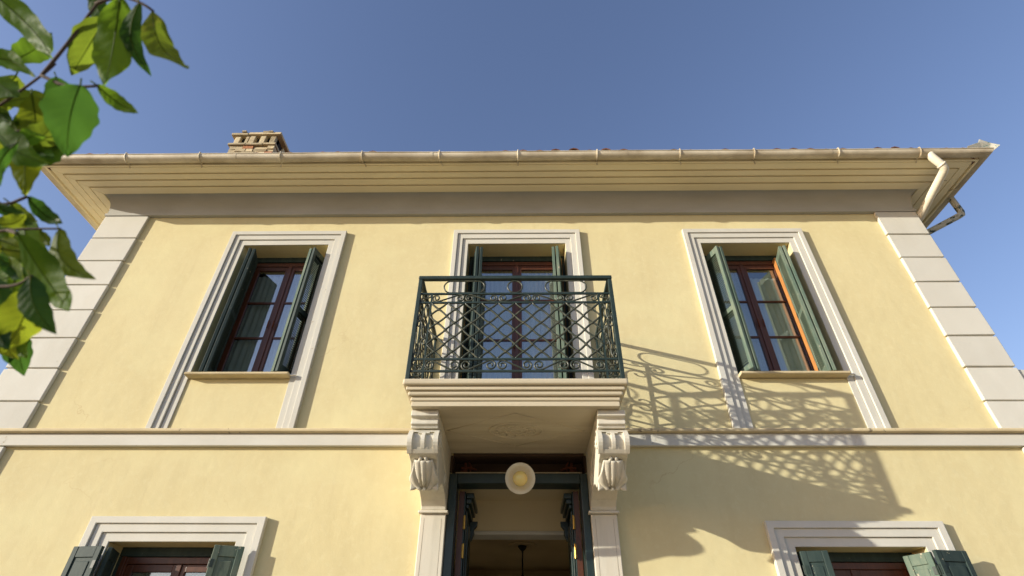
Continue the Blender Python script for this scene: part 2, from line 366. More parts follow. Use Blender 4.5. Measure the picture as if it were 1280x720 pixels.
# ------------------------------------------------------------------ cornice, soffit, gutter, roof
def loop_pts(h, z): return [(XL-h, YB+.3, z), (XL-h, -h, z), (XR+h, -h, z), (XR+h, YB+.3, z)]
def sweep(prof, name, mat, parent, smooth=False, closed=True, bev=0):
    mb = MB(); n = len(prof)
    rows = [loop_pts(h, z) for h, z in prof]
    mb.v = [rows[i][j] for i in range(n) for j in range(4)]
    for i in range(n if closed else n-1):
        i2 = (i+1) % n
        for j in range(3): mb.f.append((i*4+j, i*4+j+1, i2*4+j+1, i2*4+j))
    return mb.build(name, mat, parent, smooth, bev)
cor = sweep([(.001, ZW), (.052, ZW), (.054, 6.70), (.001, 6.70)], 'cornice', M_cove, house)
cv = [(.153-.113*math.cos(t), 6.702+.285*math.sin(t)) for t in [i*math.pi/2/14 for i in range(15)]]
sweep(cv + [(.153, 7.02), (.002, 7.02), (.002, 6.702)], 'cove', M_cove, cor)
sweep([(.10, 7.022), (.62, 7.022), (.62, 7.04), (.10, 7.04)], 'soffit_backing', M_soffit, cor)
edges = [.150, .278, .390, .492, .606]
for k in range(4):
    h0, h1 = edges[k], edges[k+1]-.017
    for s in range(3):
        zb = 6.968+.006*k+.001*s
        def q(h, e, z):
            return loop_pts(h, z)[s+e]
        vs = [q(h0, 0, zb), q(h1, 0, zb), q(h1, 1, zb), q(h0, 1, zb), q(h0, 0, zb+.045), q(h1, 0, zb+.045), q(h1, 1, zb+.045), q(h0, 1, zb+.045)]
        MB().add(vs, [(0, 1, 2, 3), (7, 6, 5, 4), (0, 4, 5, 1), (1, 5, 6, 2), (2, 6, 7, 3), (3, 7, 4, 0)]).build('soffit_board', M_soffit, cor, bev=.003, seg=1)
sweep([(.608, 6.972), (.630, 6.972), (.630, 7.10), (.608, 7.10)], 'fascia', M_soffit, cor)
# gutter, half round, on three sides
GH, GZ, GR = .692, 7.035, .062
gp = [(GH+GR*math.cos(t), GZ+GR*math.sin(t)) for t in [math.pi+i*math.pi/14 for i in range(15)]]
gp = gp + [(GH+GR+.008, GZ+.004), (GH+GR+.006, GZ+.014), (GH+GR-.004, GZ+.010)] + [(GH+(GR-.006)*math.cos(t), GZ+(GR-.006)*math.sin(t)) for t in [2*math.pi-i*math.pi/14 for i in range(15)]]
def gutter_mesh():
    mb = MB(); n = len(gp); cols_ = None; rows = []
    for h, z in gp:
        L = loop_pts(h, z); pts = [L[0], L[1]]+[tuple(Vector(L[1]).lerp(Vector(L[2]), i/26)) for i in range(1, 26)]+[L[2], L[3]]
        rows.append([(x, y+.006*noise.noise((x*.9, 1, 0)), zc+.011*noise.noise((x*.7, 5, 0))) for x, y, zc in pts])
    c = len(rows[0]); mb.v = [p for r in rows for p in r]
    for i in range(n):
        i2 = (i+1) % n
        for j in range(c-1): mb.f.append((i*c+j, i*c+j+1, i2*c+j+1, i2*c+j))
    return mb.build('gutter', M_gutter, house, True)
gut = gutter_mesh()
for o in (gut,):
    md = o.modifiers.new('edge', 'EDGE_SPLIT'); md.split_angle = R(50)
for i in range(11):
    x = -5.02+i*1.0+rng.uniform(-.05, .05)
    pts = [(x, -(GH+(GR+.006)*math.cos(t)), GZ+(GR+.006)*math.sin(t)) for t in [math.pi*1.0+j*math.pi/8 for j in range(9)]]
    tail = rng.uniform(-.03, .05)
    pts = [(x+tail, -.60, 6.955), (x+tail*.4, -.635, 6.985)] + pts[1:] + [(x, -(GH+GR+.006), GZ+.03), (x, -(GH+GR-.02), GZ+.04)]
    MB().tube(pts, .0085, 5).build('gutter_bracket', M_gutter, gut)
for x in (-3.6, -1.1, 1.35, 3.9):      # lap joints
    pts = [(x, -(GH+(GR+.004)*math.cos(t)), GZ+(GR+.004)*math.sin(t)) for t in [math.pi+j*math.pi/10 for j in range(11)]]
    mb = MB(); mb.v = [(a+dx, b, c) for dx in (-.02, .02) for a, b, c in pts]; mb.f = [(i, i+1, 12+i, 11+i) for i in range(10)]
    mb.build('gutter_joint', M_gutter, gut, True)
# corner finials of the gutter: a flared leaf of sheet metal
def finial(x, sx, k):
    P = [Vector(q) for q in ((x-sx*.26*k, -.765, 7.075), (x+sx*.125*k, -.80, 7.055), (x, -.74, 7.10+.15*k), (x+sx*.03, -.38, 7.075), (x-sx*.02, -.70, 6.965), (x-sx*.07*k, -.765, 7.155), (x+sx*.07*k, -.765, 7.14))]
    mb = MB().add(P, [(0, 5, 4), (5, 6, 4), (6, 1, 4), (0, 3, 5), (5, 3, 2), (5, 2, 6), (6, 2, 3), (6, 3, 1), (1, 3, 4), (0, 4, 3)])
    return mb.build('gutter_finial', M_orn, gut, bev=.006)
finial(XR+.70, 1, 1.0); finial(XL-.70, -1, .55)

# hip roof with barrel tiles: the lower rows are single tiles, the rest a corrugated sheet
PITCH = R(19); tp = math.tan(PITCH)
EH = .64; EZ = 7.05
rf = MB()
x0, x1, y0, y1 = XL-EH, XR+EH, -EH, YB+EH
dz = (y1-y0)/2*tp; ym = (y0+y1)/2; rx0, rx1 = x0+(y1-y0)/2, x1-(y1-y0)/2
rf.add([(x0, y0, EZ), (x1, y0, EZ), (x1, y1, EZ), (x0, y1, EZ), (rx0, ym, EZ+dz), (rx1, ym, EZ+dz)], [(0, 1, 5, 4), (1, 2, 5), (2, 3, 4, 5), (3, 0, 4), (3, 2, 1, 0)])
roof = rf.build('roof', M_tile, house)
def tile_mesh():
    mb = MB(); n = 7; L = .44
    for y, r, dz in ((0, .092, 0), (L, .074, 0)):
        for rr in (r, r-.014):
            for i in range(n):
                a = math.pi*i/(n-1); mb.v.append((rr*math.cos(a), y, rr*math.sin(a)+dz))
    for i in range(n-1):
        mb.f += [(i, i+1, 2*n+i+1, 2*n+i), (n+i+1, n+i, 3*n+i, 3*n+i+1), (i+1, i, n+i, n+i+1), (2*n+i, 2*n+i+1, 3*n+i+1, 3*n+i)]
    mb.f += [(0, 2*n, 3*n, n), (n-1, 2*n-1, 4*n-1, 3*n-1)]
    return mb.mesh('roof_tile', M_tile)
tm = tile_mesh()
ntile = 55; sp = (x1-x0-.1)/ntile
for row in range(3):
    for i in range(ntile):
        x = x0+.05+sp*(i+.5); y = y0-.02+row*.37
        if x-x0 < (y-y0)+.05 or x1-x < (y-y0)+.05: continue
        lift = rng.uniform(-.006, .012)+(.016 if x > 0 else .0)+.012*math.sin(x*1.7)
        link('roof_tile', tm, roof, loc=(x+rng.uniform(-.012, .012), y+rng.uniform(-.02, .015), EZ+(y-y0)*tp+.002+row*.0+lift), rot=(PITCH, 0, rng.uniform(-.03, .03)))
mb = MB()     # tiles farther up, past what can be picked apart
for i in range(ntile):
    x = x0+.05+sp*(i+.5); y = y0+1.12; ye = min(ym, y0+min(x-x0, x1-x))
    if ye < y+.2: continue
    pts = [(x, y, EZ+(y-y0)*tp), (x, ye, EZ+(ye-y0)*tp)]; mb.tube(pts, .085, 8)
mb.build('upper_tiles', M_tile, roof, True, kind='stuff')
mb = MB()
for sgn, xe in ((1, x0), (-1, x1)):
    mb.tube([(xe+sgn*.02, y0+.02, EZ+.02), (xe+sgn*(y1-y0)/2, ym, EZ+dz+.02)], .10, 8)
mb.tube([(rx0, ym, EZ+dz+.02), (rx1, ym, EZ+dz+.02)], .10, 8)
mb.build('ridge_tiles', M_tile, roof, True)

# downpipe from the front gutter, swinging back round the corner
dp = MB().tube([(5.14, -.70, 7.0), (5.142, -.70, 6.975), (5.15, -.698, 6.945), (5.22, -.675, 6.85), (5.245, -.66, 6.815), (5.265, -.64, 6.795), (5.268, -.60, 6.78), (5.26, -.30, 6.69), (5.25, .02, 6.595), (5.245, .07, 6.58), (5.235, .12, 6.50), (5.235, .13, 0.1)], .047, 14).build('downpipe', M_pipe, house, True)
for px, a in (((5.45, -.512, 6.94), 0),):
    MB().lathe([(.049, -.012), (.055, -.010), (.055, .010), (.049, .012)], 14, Matrix.Translation((5.232, -.668, 6.835)) @ Vector((.60, .2, -.78)).to_track_quat('Z', 'Y').to_matrix().to_4x4()).build('pipe_collar', M_pipe, dp, True)
dp2 = MB().tube([(5.86, .03, 7.03), (5.862, .03, 6.98), (5.866, .03, 6.72), (5.86, .035, 6.685), (5.82, .05, 6.665), (5.30, .36, 6.50), (5.26, .38, 6.47), (5.25, .385, 6.40), (5.25, .385, .1)], .040, 12).build('downpipe', M_pipe_old, house, True, label='flaking old side downpipe with dark patches')
MB().tube([(5.79+.035*math.cos(t), -.11+.05*math.sin(t), 6.985+.035*math.sin(t)) for t in [i*math.pi/8 for i in range(14)]], .005, 5).build('wire_ring', M_gutter, gut, True)

# ------------------------------------------------------------------ chimney
CX0, CX1, CY0, CY1 = -4.415, -3.745, .06, .66
ch = MB().box(CX0+.02, CX1-.02, CY0+.02, CY1-.02, 6.9, 8.30).build('chimney', M_mortar, house)
def brick_mesh(w, seed, mat, d=.09, h=.056):
    q = random.Random(seed); j = lambda: q.uniform(-.006, .006)
    mb = MB(); mb.v = [(x+j(), y+j(), z+j()*.6) for z in (0, h) for y in (0, d) for x in (0, w)]
    mb.f = [(0, 2, 3, 1), (4, 5, 7, 6), (0, 1, 5, 4), (2, 6, 7, 3), (0, 4, 6, 2), (1, 3, 7, 5)]
    return mb.mesh('brick', mat)
BM = [[brick_mesh(w, 10*i+k, M_brick if k < 4 else M_brickred) for k in range(5)] for i, w in enumerate((.10, .15, .20))]
def course(z, seed):
    q = random.Random(seed)
    for (ox, oy, rz, length) in ((CX0, CY0, 0, CX1-CX0), (CX1, CY0, math.pi/2, CY1-CY0), (CX1, CY1, math.pi, CX1-CX0), (CX0, CY1, -math.pi/2, CY1-CY0)):
        t = -.006+q.uniform(0, .02)
        while t < length-.06:
            i = q.choice((0, 1, 1, 2, 2)); w = (.10, .15, .20)[i]
            if t+w > length: i = 0; w = .10
            if t+w > length+.02: break
            me = BM[i][q.choice((0, 1, 2, 3, 0, 1, 2, 3, 4))]
            dx, dy = math.cos(rz), math.sin(rz); off = q.uniform(-.012, .004)
            link('brick', me, ch, loc=(ox+dx*t-dy*off, oy+dy*t+dx*off, z+q.uniform(-.002, .002)), rot=(0, 0, rz+q.uniform(-.02, .02)))
            t += w+.012
z = 7.60
k = 0
MB().box(CX0+.005, CX1-.005, CY0+.005, CY1-.005, 6.95, 7.595).build('chimney_base', M_brick, ch, bev=.01)
while z < 8.24: course(z, 100+k); z += .066; k += 1
for a, b, dz in ((CX0-.035, CX0+.235, .0), (CX0+.24, CX0+.50, -.004), (CX0+.505, CX1+.03, .002)):
    MB().box(a, b, CY0-.035, CY1+.03, 8.262+dz, 8.305+dz).build('ledge_stone', M_brick, ch, bev=.006)
for x in (CX0+.0, CX0+.17, CX0+.235, CX0+.40, CX1-.115):
    w = .085 if x != CX0+.17 else .05
    MB().box(x, x+w, CY0+rng.uniform(0, .012), CY0+.13, 8.31, 8.52).build('pier', M_brick, ch, bev=.008)
    MB().box(x, x+w, CY1-.13, CY1, 8.31, 8.52).build('pier', M_brick, ch, bev=.008)
for y in (CY0+.24, CY0+.40):
    MB().box(CX1-.10, CX1-.005, y, y+.07, 8.31, 8.52).build('pier', M_brick, ch, bev=.008)
    MB().box(CX0+.005, CX0+.10, y, y+.07, 8.31, 8.52).build('pier', M_brick, ch, bev=.008)
MB().box(CX0+.03, CX1-.03, CY0+.06, CY1-.06, 8.30, 8.515).build('dark_core', M_core_dark, ch)  # solid dark box that makes the openings between piers look dark
for a, b, dz in ((CX0-.065, CX0+.20, -.004), (CX0+.205, CX1+.04, .008)):
    MB().box(a, b, CY0-.022, CY1+.07, 8.525+dz, 8.575+dz).build('cap_slab', M_brick, ch, bev=.008)
mb = MB()
for i in range(26):
    x = rng.uniform(CX0+.02, CX1-.15); y = rng.uniform(CY0-.05, CY0+.3); s = rng.uniform(.02, .045); z = 8.572
    mb.box(x, x+s*2, y, y+s*1.5, z, z+s*.9)
mb.build('mortar_crumbs', M_mortar, ch, kind='stuff')

# ------------------------------------------------------------------ window surrounds
def surround(x0, x1, zb, zt, w, wt, label=None):
    mb = MB()
    offs = [w, w*.70, w*.36, 0]; offt = [wt, wt*.72, wt*.37, 0]; pr = [.048, .031, .014]
    for k in range(3):
        o, i, ot, it, p = offs[k], offs[k+1], offt[k], offt[k+1], pr[k]
        U = [(x0-o, zb), (x0-o, zt+ot), (x1+o, zt+ot), (x1+o, zb), (x1+i, zb), (x1+i, zt+it), (x0-i, zt+it), (x0-i, zb)]
        jt = [(rng.uniform(-.003, .003), rng.uniform(-.003, .003)) for _ in U]; U = [(a+b[0], c+b[1]*(c > zb)) for (a, c), b in zip(U, jt)]
        mb.add([(x, y, z) for y in (-p, -.001) for x, z in U], [(0, 1, 6, 7), (1, 2, 5, 6), (2, 3, 4, 5), (15, 14, 9, 8), (14, 13, 10, 9), (13, 12, 11, 10)]+[(i_, (i_+1) % 8, 8+(i_+1) % 8, 8+i_) for i_ in range(8)])
    return mb.build('window_surround', M_trim, house, bev=.005, seg=2, label=label)
surround(-3.505, -2.425, 3.673, 6.15, .200, .215)
surround(2.300, 3.410, 3.673, 6.15, .205, .215)
surround(-.641, .589, 3.673, 6.155, .195, .215)
surround(-3.60, -2.48, .9, 2.655, .225, .205)
surround(2.36, 3.475, .9, 2.63, .215, .20)

# ------------------------------------------------------------------ casement windows
def casement(x0, x1, z0, z1, nrow, yf=.235, right_sunlit=False, munt=None):
    # painted green frame that carries the shutters
    sf = MB().box(x0+.001, x1-.001, yf, yf+.05, z1-.075, z1-.001)
    sf.box(x0+.001, x0+.035, yf, yf+.05, z0, z1-.077); sf.box(x1-.035, x1-.001, yf, yf+.05, z0, z1-.077)
    win = MB()
    a, b, c, d = x0+.036, x1-.036, z0+.002, z1-.078
    y0, y1 = yf+.02, yf+.10
    win.box(a, a+.045, y0, y1, c, d); win.box(b-.045, b, y0, y1, c, d); win.box(a+.046, b-.046, y0, y1, d-.055, d); win.box(a+.046, b-.046, y0, y1, c, c+.045)
    w = win.build('window_frame', M_wood, house, bev=.004)
    sf.build('shutter_frame', M_shut, w, bev=.004)
    MB().box(b-(.105 if right_sunlit else .05), b-.002, y0-.066, y0-.001, c, d).build('jamb_lining', M_wood_sunlit, w, bev=.004)  # strip that carries the sunlit colour of the right jamb
    MB().box(a+.002, a+.040, y0-.030, y0-.001, c, d).build('jamb_lining', M_wood, w, bev=.004)
    a += .047; b -= .047; c += .047; d -= .057
    mid = (a+b)/2; sy0, sy1 = yf+.035, yf+.080
    for s, (p, q) in enumerate(((a, mid-.001), (mid+.001, b))):
        st = .058
        sm = MB().box(p, p+st, sy0, sy1, c, d).box(q-st, q, sy0, sy1, c, d).box(p+st, q-st, sy0, sy1, d-.06, d).box(p+st, q-st, sy0, sy1, c, c+.09)
        if s == 0: sm.box(mid-.022, mid+.022, sy0-.014, sy0-.001, c, d)
        sm.build('sash', M_wood, w, bev=.004)
        zz0, zz1 = c+.09, d-.06
        cuts = [zz0+(zz1-zz0)*t for t in (munt or [i/nrow for i in range(1, nrow)])]
        for zc in cuts: MB().box(p+st, q-st, sy0+.006, sy1-.006, zc-.012, zc+.012).build('muntin', M_wood, w, bev=.003)
        lv = [zz0]+cuts+[zz1]
        for i in range(len(lv)-1):
            lo = lv[i]+(.012 if i else 0); hi = lv[i+1]-(.012 if i < len(lv)-2 else 0)
            MB().box(p+st, q-st, sy0+.018, sy0+.022, lo, hi).build('pane', M_glass, w)
        MB().tube([(q-.03 if s == 0 else p+.03, sy0-.03, (c+d)/2-.12), (q-.03 if s == 0 else p+.03, sy0-.035, (c+d)/2-.02)], .009, 6).build('handle', M_rust, w, True)
    return (a, b, c, d)
def curtain(xa, xb, za, zb, y, label, group, seed, amp=.018, per=.075):
    mb = MB(); q = random.Random(seed); n = max(10, int((xb-xa)/.008)); rows = 10
    ph = q.uniform(0, 6)
    for j in range(rows+1):
        t = j/rows; z = za+(zb-za)*t
        for i in range(n+1):
            x = xa+(xb-xa)*i/n
            a = amp*(.55+.45*(1-t))
            yy = y+a*math.sin(2*math.pi*x/per+ph+.8*noise.noise((x*5, z*1.2, seed)))+.6*a*noise.noise((x*17, z*.9, seed+3))
            mb.v.append((x+.006*math.sin(z*3+i*.2), yy, z+(.012*math.sin(x*60+seed) if j == 0 else 0)))
    for j in range(rows):
        for i in range(n): mb.f.append((j*(n+1)+i, j*(n+1)+i+1, (j+1)*(n+1)+i+1, (j+1)*(n+1)+i))
    o = mb.build('curtain', M_curtain, None, True)
    return tag(o, label, 'curtain', group)

# ------------------------------------------------------------------ shutters
def shutter_leaf(P, Q, z0, z1, mat, side=1, thick=.034, panel=False):
    """a louvred leaf standing on the line P-Q (plan), its thickness to the left of that line"""
    P = Vector((*P, 0)); Q = Vector((*Q, 0)); d = Q-P; w = d.length; d.normalize(); nrm = Vector((-d.y, d.x, 0))*side
    mt = Matrix(((d.x, nrm.x, 0, P.x), (d.y, nrm.y, 0, P.y), (0, 0, 1, 0), (0, 0, 0, 1)))
    h = z1-z0; st = .048
    mb = MB()
    mb.box(0, st, 0, thick, z0, z1, mt); mb.box(w-st, w, 0, thick, z0, z1, mt)
    rails = [(z0, z0+.10), (z0+h*.46, z0+h*.46+.06), (z1-.085, z1)]
    for a, b in rails: mb.box(st+.0005, w-st-.0005, .002, thick-.002, a, b, mt)
    o = mb.build('shutter', mat, house, bev=.003, seg=1)
    sl = MB()
    for k in range(2):
        a, b = rails[k][1], rails[k+1][0]
        if panel and k == 1:
            sl2 = MB().box(st-.004, w-st+.004, .010, thick-.010, a, b, mt).box(st+.02, w-st-.02, .004, thick-.004, a+.03, b-.03, mt)
            sl2.build('panel', mat, o, bev=.006, seg=2); continue
        z = a+.012
        while z < b-.008:
            m2 = mt @ Matrix.Translation((0, thick/2, z)) @ Matrix.Rotation(R(42), 4, 'X')
            sl.box(st-.003, w-st+.003, -.020, .020, -.0032, .0032, m2); z += .028
    if sl.v: sl.build('slats', mat, o, kind='stuff')
    for zc in (z0+.14, z0+h*.5, z1-.14):
        hg = MB().tube([mt @ Vector((-.004, thick*.5, zc-.035)), mt @ Vector((-.004, thick*.5, zc+.035))], .007, 6)
        hg.box(.002, .030, thick, thick+.003, zc-.03, zc+.03, mt)
        hg.build('hinge', M_iron, o)
    return o
def folded_pair(xj, s, z0, z1, m1, m2, inset=.13, yb=.17, yf=-.10, gap=.047):
    """two leaves folded back to back against the jamb at xj; s points into the opening"""
    shutter_leaf((xj+s*.045, yb), (xj+s*inset, yf), z0, z1, m1, side=s)
    shutter_leaf((xj+s*(.045+gap+.012), yb+.006), (xj+s*(inset+gap), yf+.01), z0, z1-.004, m2, side=s)

# upper left window
a, b, c, d = casement(-3.505, -2.425, 4.286, 6.15, 3)
curtain(a-.02, a+.40, c-.02, d-.10, .345, 'left sheer curtain in the upper left window', 'sheer curtains', 1)
curtain(b-.50, b+.02, c-.02, d+.02, .345, 'right sheer curtain in the upper left window', 'sheer curtains', 2)
folded_pair(-3.505, 1, 4.292, 6.03, M_shut, M_shut, .135)
folded_pair(-2.425, -1, 4.292, 6.03, M_shut, M_shut2, .11)
# upper right window
a, b, c, d = casement(2.300, 3.410, 4.286, 6.15, 3, right_sunlit=True)
curtain(a-.02, a+.44, c-.02, d-.06, .345, 'left sheer curtain in the upper right window', 'sheer curtains', 3)
curtain(b-.47, b+.02, c-.02, d-.16, .345, 'right sheer curtain in the upper right window', 'sheer curtains', 4)
folded_pair(2.300, 1, 4.292, 6.03, M_shut2, M_shut2, .135)
folded_pair(3.410, -1, 4.292, 6.03, M_shut2, M_shut2, .125)
for x0, x1 in ((-3.505, -2.425), (2.300, 3.410)):
    MB().prism([(.24, 4.247), (-.092, 4.252), (-.102, 4.260), (-.102, 4.277), (-.092, 4.286), (.24, 4.290)], x0-.006, x1+.006).build('window_sill', M_cap, house, bev=.004)
    MB().box(x1+.02, x1+.075, -.065, -.035, 4.262, 4.272).build('shutter_catch', M_white, house)
# balcony door
a, b, c, d = casement(-.641, .589, 3.70, 6.155, 3, right_sunlit=True, munt=(.50, .77))
curtain(a-.01, (a+b)/2-.03, c, d-.02, .345, 'left sheer curtain behind the balcony door', 'sheer curtains', 5, .016, .06)
curtain((a+b)/2+.03, b+.01, c, d-.02, .345, 'right sheer curtain behind the balcony door', 'sheer curtains', 6, .016, .06)
folded_pair(-.641, 1, 3.70, 6.04, M_shut, M_shut, .115)
folded_pair(.589, -1, 3.70, 6.04, M_shut2, M_shut2, .10)
# ground floor windows
for i, (x0, x1, z1) in enumerate(((-3.60, -2.48, 2.655), (2.36, 3.475, 2.63))):
    a, b, c, d = casement(x0, x1, 1.02, z1, 3, yf=.20)
    MB().prism([(.20, .93), (-.10, .93), (-.11, .94), (-.11, .975), (.20, 1.0)], x0-.30, x1+.30).build('window_sill', M_marble, house, bev=.005)
    sd = ('left', 'right')[i]
    curtain(a, a+.36, c, d-.05, .31, 'left sheer curtain in the lower %s window' % sd, 'sheer curtains', 7+i*2)
    curtain(b-.38, b, c, d-.04, .31, 'right sheer curtain in the lower %s window' % sd, 'sheer curtains', 8+i*2)
zb = 1.03
shutter_leaf((-3.535, -.115), (-3.80, -.085), zb, 2.595, M_shut, side=1, panel=True)
shutter_leaf((-3.585, .17), (-3.50, -.07), zb, 2.60, M_shut, side=-1, panel=True)
shutter_leaf((-2.575, -.150), (-2.355, -.075), zb, 2.60, M_shut2, side=-1, panel=True)
shutter_leaf((-2.500, .17), (-2.57, -.06), zb, 2.60, M_shut, side=1, panel=True)
shutter_leaf((2.345, -.085), (2.555, -.125), zb, 2.575, M_shut, side=-1, panel=True)
shutter_leaf((2.375, .17), (2.42, -.02), zb, 2.575, M_shut, side=1, panel=True)
shutter_leaf((3.44, -.10), (3.33, .10), zb, 2.575, M_shut2, side=1, panel=True)
shutter_leaf((3.42, -.135), (3.71, -.085), zb, 2.58, M_shut, side=-1, panel=True)

# ------------------------------------------------------------------ balcony slab, corbels, pilasters
BXL, BXR = -.950, .884
def slab_layer(e, z0, z1, yo, mat=M_marble_h, name='slab_moulding', parent=None, bev=.006):
    return MB().box(BXL+e, BXR-e, -yo, -.002, z0, z1).build(name, mat, parent, bev=bev, seg=3)
slab = slab_layer(.0, 3.600, 3.655, 1.135, name='balcony_slab', parent=house, bev=.018)
slab_layer(.030, 3.565, 3.598, 1.105, parent=slab, bev=.008)
slab_layer(.045, 3.525, 3.563, 1.088, parent=slab, bev=.015)
slab_layer(.068, 3.490, 3.523, 1.062, parent=slab, bev=.010)
slab_layer(.078, 3.446, 3.488, 1.050, parent=slab, bev=.004)
# carved lozenge and rosette under the slab
cx, cy, zu = -.033, -.56, 3.445
car = MB()
loz = [(cx-.60, cy), (cx, cy-.36), (cx+.60, cy), (cx, cy+.36)]
for i in range(4):
    p, q = loz[i], loz[(i+1) % 4]; car.tube([(p[0], p[1], zu), (q[0], q[1], zu)], .006, 6)
for r1, r2, rr in ((.23, .165, .009), (.18, .125, .006), (.10, .07, .008), (.05, .035, .008)):
    car.tube([(cx+r1*math.cos(t), cy+r2*math.sin(t), zu) for t in [i*2*math.pi/40 for i in range(40)]], rr, 6, True)
for i in range(12):
    t = i*math.pi/6; car.tube([(cx+.10*math.cos(t), cy+.07*math.sin(t), zu), (cx+.17*math.cos(t), cy+.12*math.sin(t), zu)], [.004, .010], 6)
car.build('carved_rosette', M_marble_h, slab, True)

M_vein = painted('stone_vein', (.40, .355, .27), (.30, .26, .19), .8, 8)
def corbel(x0, x1):
    prof = [(-.002, 3.443), (-.985, 3.443), (-.985, 3.395), (-.945, 3.390), (-.945, 3.368), (-.955, 3.362), (-.955, 3.338), (-.930, 3.330), (-.930, 3.315)]
    prof += [(-.890-.035*math.sin(t), 3.315-.205*t/math.pi) for t in [i*math.pi/8 for i in range(9)]]
    prof += [(-.84, 3.098), (-.80, 3.095)]
    prof += [(-.78+.20*t, 3.085-.13*t-.02*math.sin(t*math.pi)) for t in [i/7 for i in range(8)]]
    prof += [(-.55, 2.958), (-.50, 3.0), (-.42, 3.025), (-.33, 3.025), (-.24, 3.01), (-.15, 2.975), (-.095, 2.935), (-.085, 2.905), (-.002, 2.905)]
    cb = MB().prism(prof, x0+.008, x1-.008).build('corbel', M_marble, house, bev=.006, seg=2)
    # the framed scroll panel
    xm = (x0+x1)/2; fr = MB()
    def arc(t0, t1, out): return [(-.890-(.035+out)*math.sin(t), 3.318-.212*t/math.pi) for t in [t0+(t1-t0)*i/8 for i in range(9)]]
    def strip(xa, xb, t0, t1, o0, o1):
        A = arc(t0, t1, o1); B = arc(t0, t1, o0); n = len(A); mbv = [(x, y, z) for x in (xa, xb) for y, z in A+B[::-1]]; m = 2*n
        fr.add(mbv, [tuple(range(m))[::-1], tuple(range(m, 2*m))]+[(i, (i+1) % m, m+(i+1) % m, m+i) for i in range(m)])
    strip(x0-.004, x0+.034, .15, 3.0, -.03, .038); strip(x1-.034, x1+.004, .15, 3.0, -.03, .038)
    strip(x0+.031, x1-.031, .15, .50, -.02, .034); strip(x0+.031, x1-.031, 2.62, 3.0, -.02, .030)
    strip(xm-.015, xm+.015, .55, 2.58, -.01, .030)
    strip(xm-.045, xm+.045, .52, .72, -.01, .026); strip(xm-.04, xm+.04, 2.40, 2.60, -.01, .022)
    fr.build('scroll_panel', M_marble, cb, bev=.006, seg=2)
    # acanthus leaf over the lower curve
    lf = MB(); nu, nv = 28, 18
    for j in range(nv+1):
        v = j/nv; t = v
        y = -.815+.215*t; z = 3.108-.150*t-.022*math.sin(t*math.pi)
        nx, nz = -.57, -.82                         # outward along the profile normal (down and out)
        curl = .028*(max(0, v-.70)/.30)**2
        for i in range(nu+1):
            u = i/nu*2-1
            hw = .074+.040*min(1, v*1.3)**.8
            ang = math.atan2(u*1.1, .22+(1-v)*1.0)
            lobe = abs(math.cos(ang*7.0))
            ridge = .010*math.cos(ang*14)+.008*math.exp(-(u/.09)**2)-.018*u*u*(1-v)
            o = .018+ridge*(.3+.7*min(1, v*1.8))+curl
            ed = (1-lobe)*.022*max(0, (v-.8)/.2)
            lf.v.append((xm+u*hw, y+nx*o-ed*.7, z+nz*o+ed*.8))
    for j in range(nv):
        for i in range(nu): lf.f.append((j*(nu+1)+i, j*(nu+1)+i+1, (j+1)*(nu+1)+i+1, (j+1)*(nu+1)+i))
    lo = lf.build('acanthus_leaf', M_marble, cb, True)
    md = lo.modifiers.new('solid', 'SOLIDIFY'); md.thickness = .025; md.offset = -1
    for sx in (-.03, .03):
        MB().tube([(xm+sx*.6, -.86, 3.105), (xm+sx*.8, -.835, 3.090), (xm+sx, -.80, 3.070)], [.014, .017, .010], 8).build('husk', M_marble, cb, True)
    # volute carved on both cheeks
    for xx, s in ((x0+.006, -1), (x1-.006, 1)):
        pts = []
        for i in range(60):
            t = i/59; a = t*4.2*math.pi; r = .085*(1-t)+.008
            pts.append((xx, -.83+r*math.cos(a+2.2), 3.265+r*math.sin(a+2.2)))
        pts = [(xx, -.20, 3.14), (xx, -.34, 3.165), (xx, -.50, 3.22), (xx, -.64, 3.25), (xx, -.74, 3.24)][:4] + pts[6:]
        MB().tube(pts, .009, 6).build('volute', M_marble, cb, True)
        pts = [(xx, -.30+(.055*(1-i/30)+.006)*math.cos(i*.42), 3.10+(.055*(1-i/30)+.006)*math.sin(i*.42)) for i in range(30)]
        MB().tube(pts, .008, 6).build('volute', M_marble, cb, True)
    return cb
for x0, x1 in ((-.885, -.648), (.622, .862)):
    corbel(x0, x1)
    pil = MB().box(x0+.006, x1-.006, -.065, -.001, 0, 2.878).build('pilaster', M_marble, house, bev=.006)
    MB().box(x0+.040, x0+.043, -.0662, -.064, .2, 2.84).box(x1-.043, x1-.040, -.0662, -.064, .2, 2.84).build('incised_line', M_vein, pil)
    MB().box(x0-.014, x1+.014, -.095, -.001, 2.880, 2.904).build('pilaster_cap', M_marble, pil, bev=.008, seg=3)

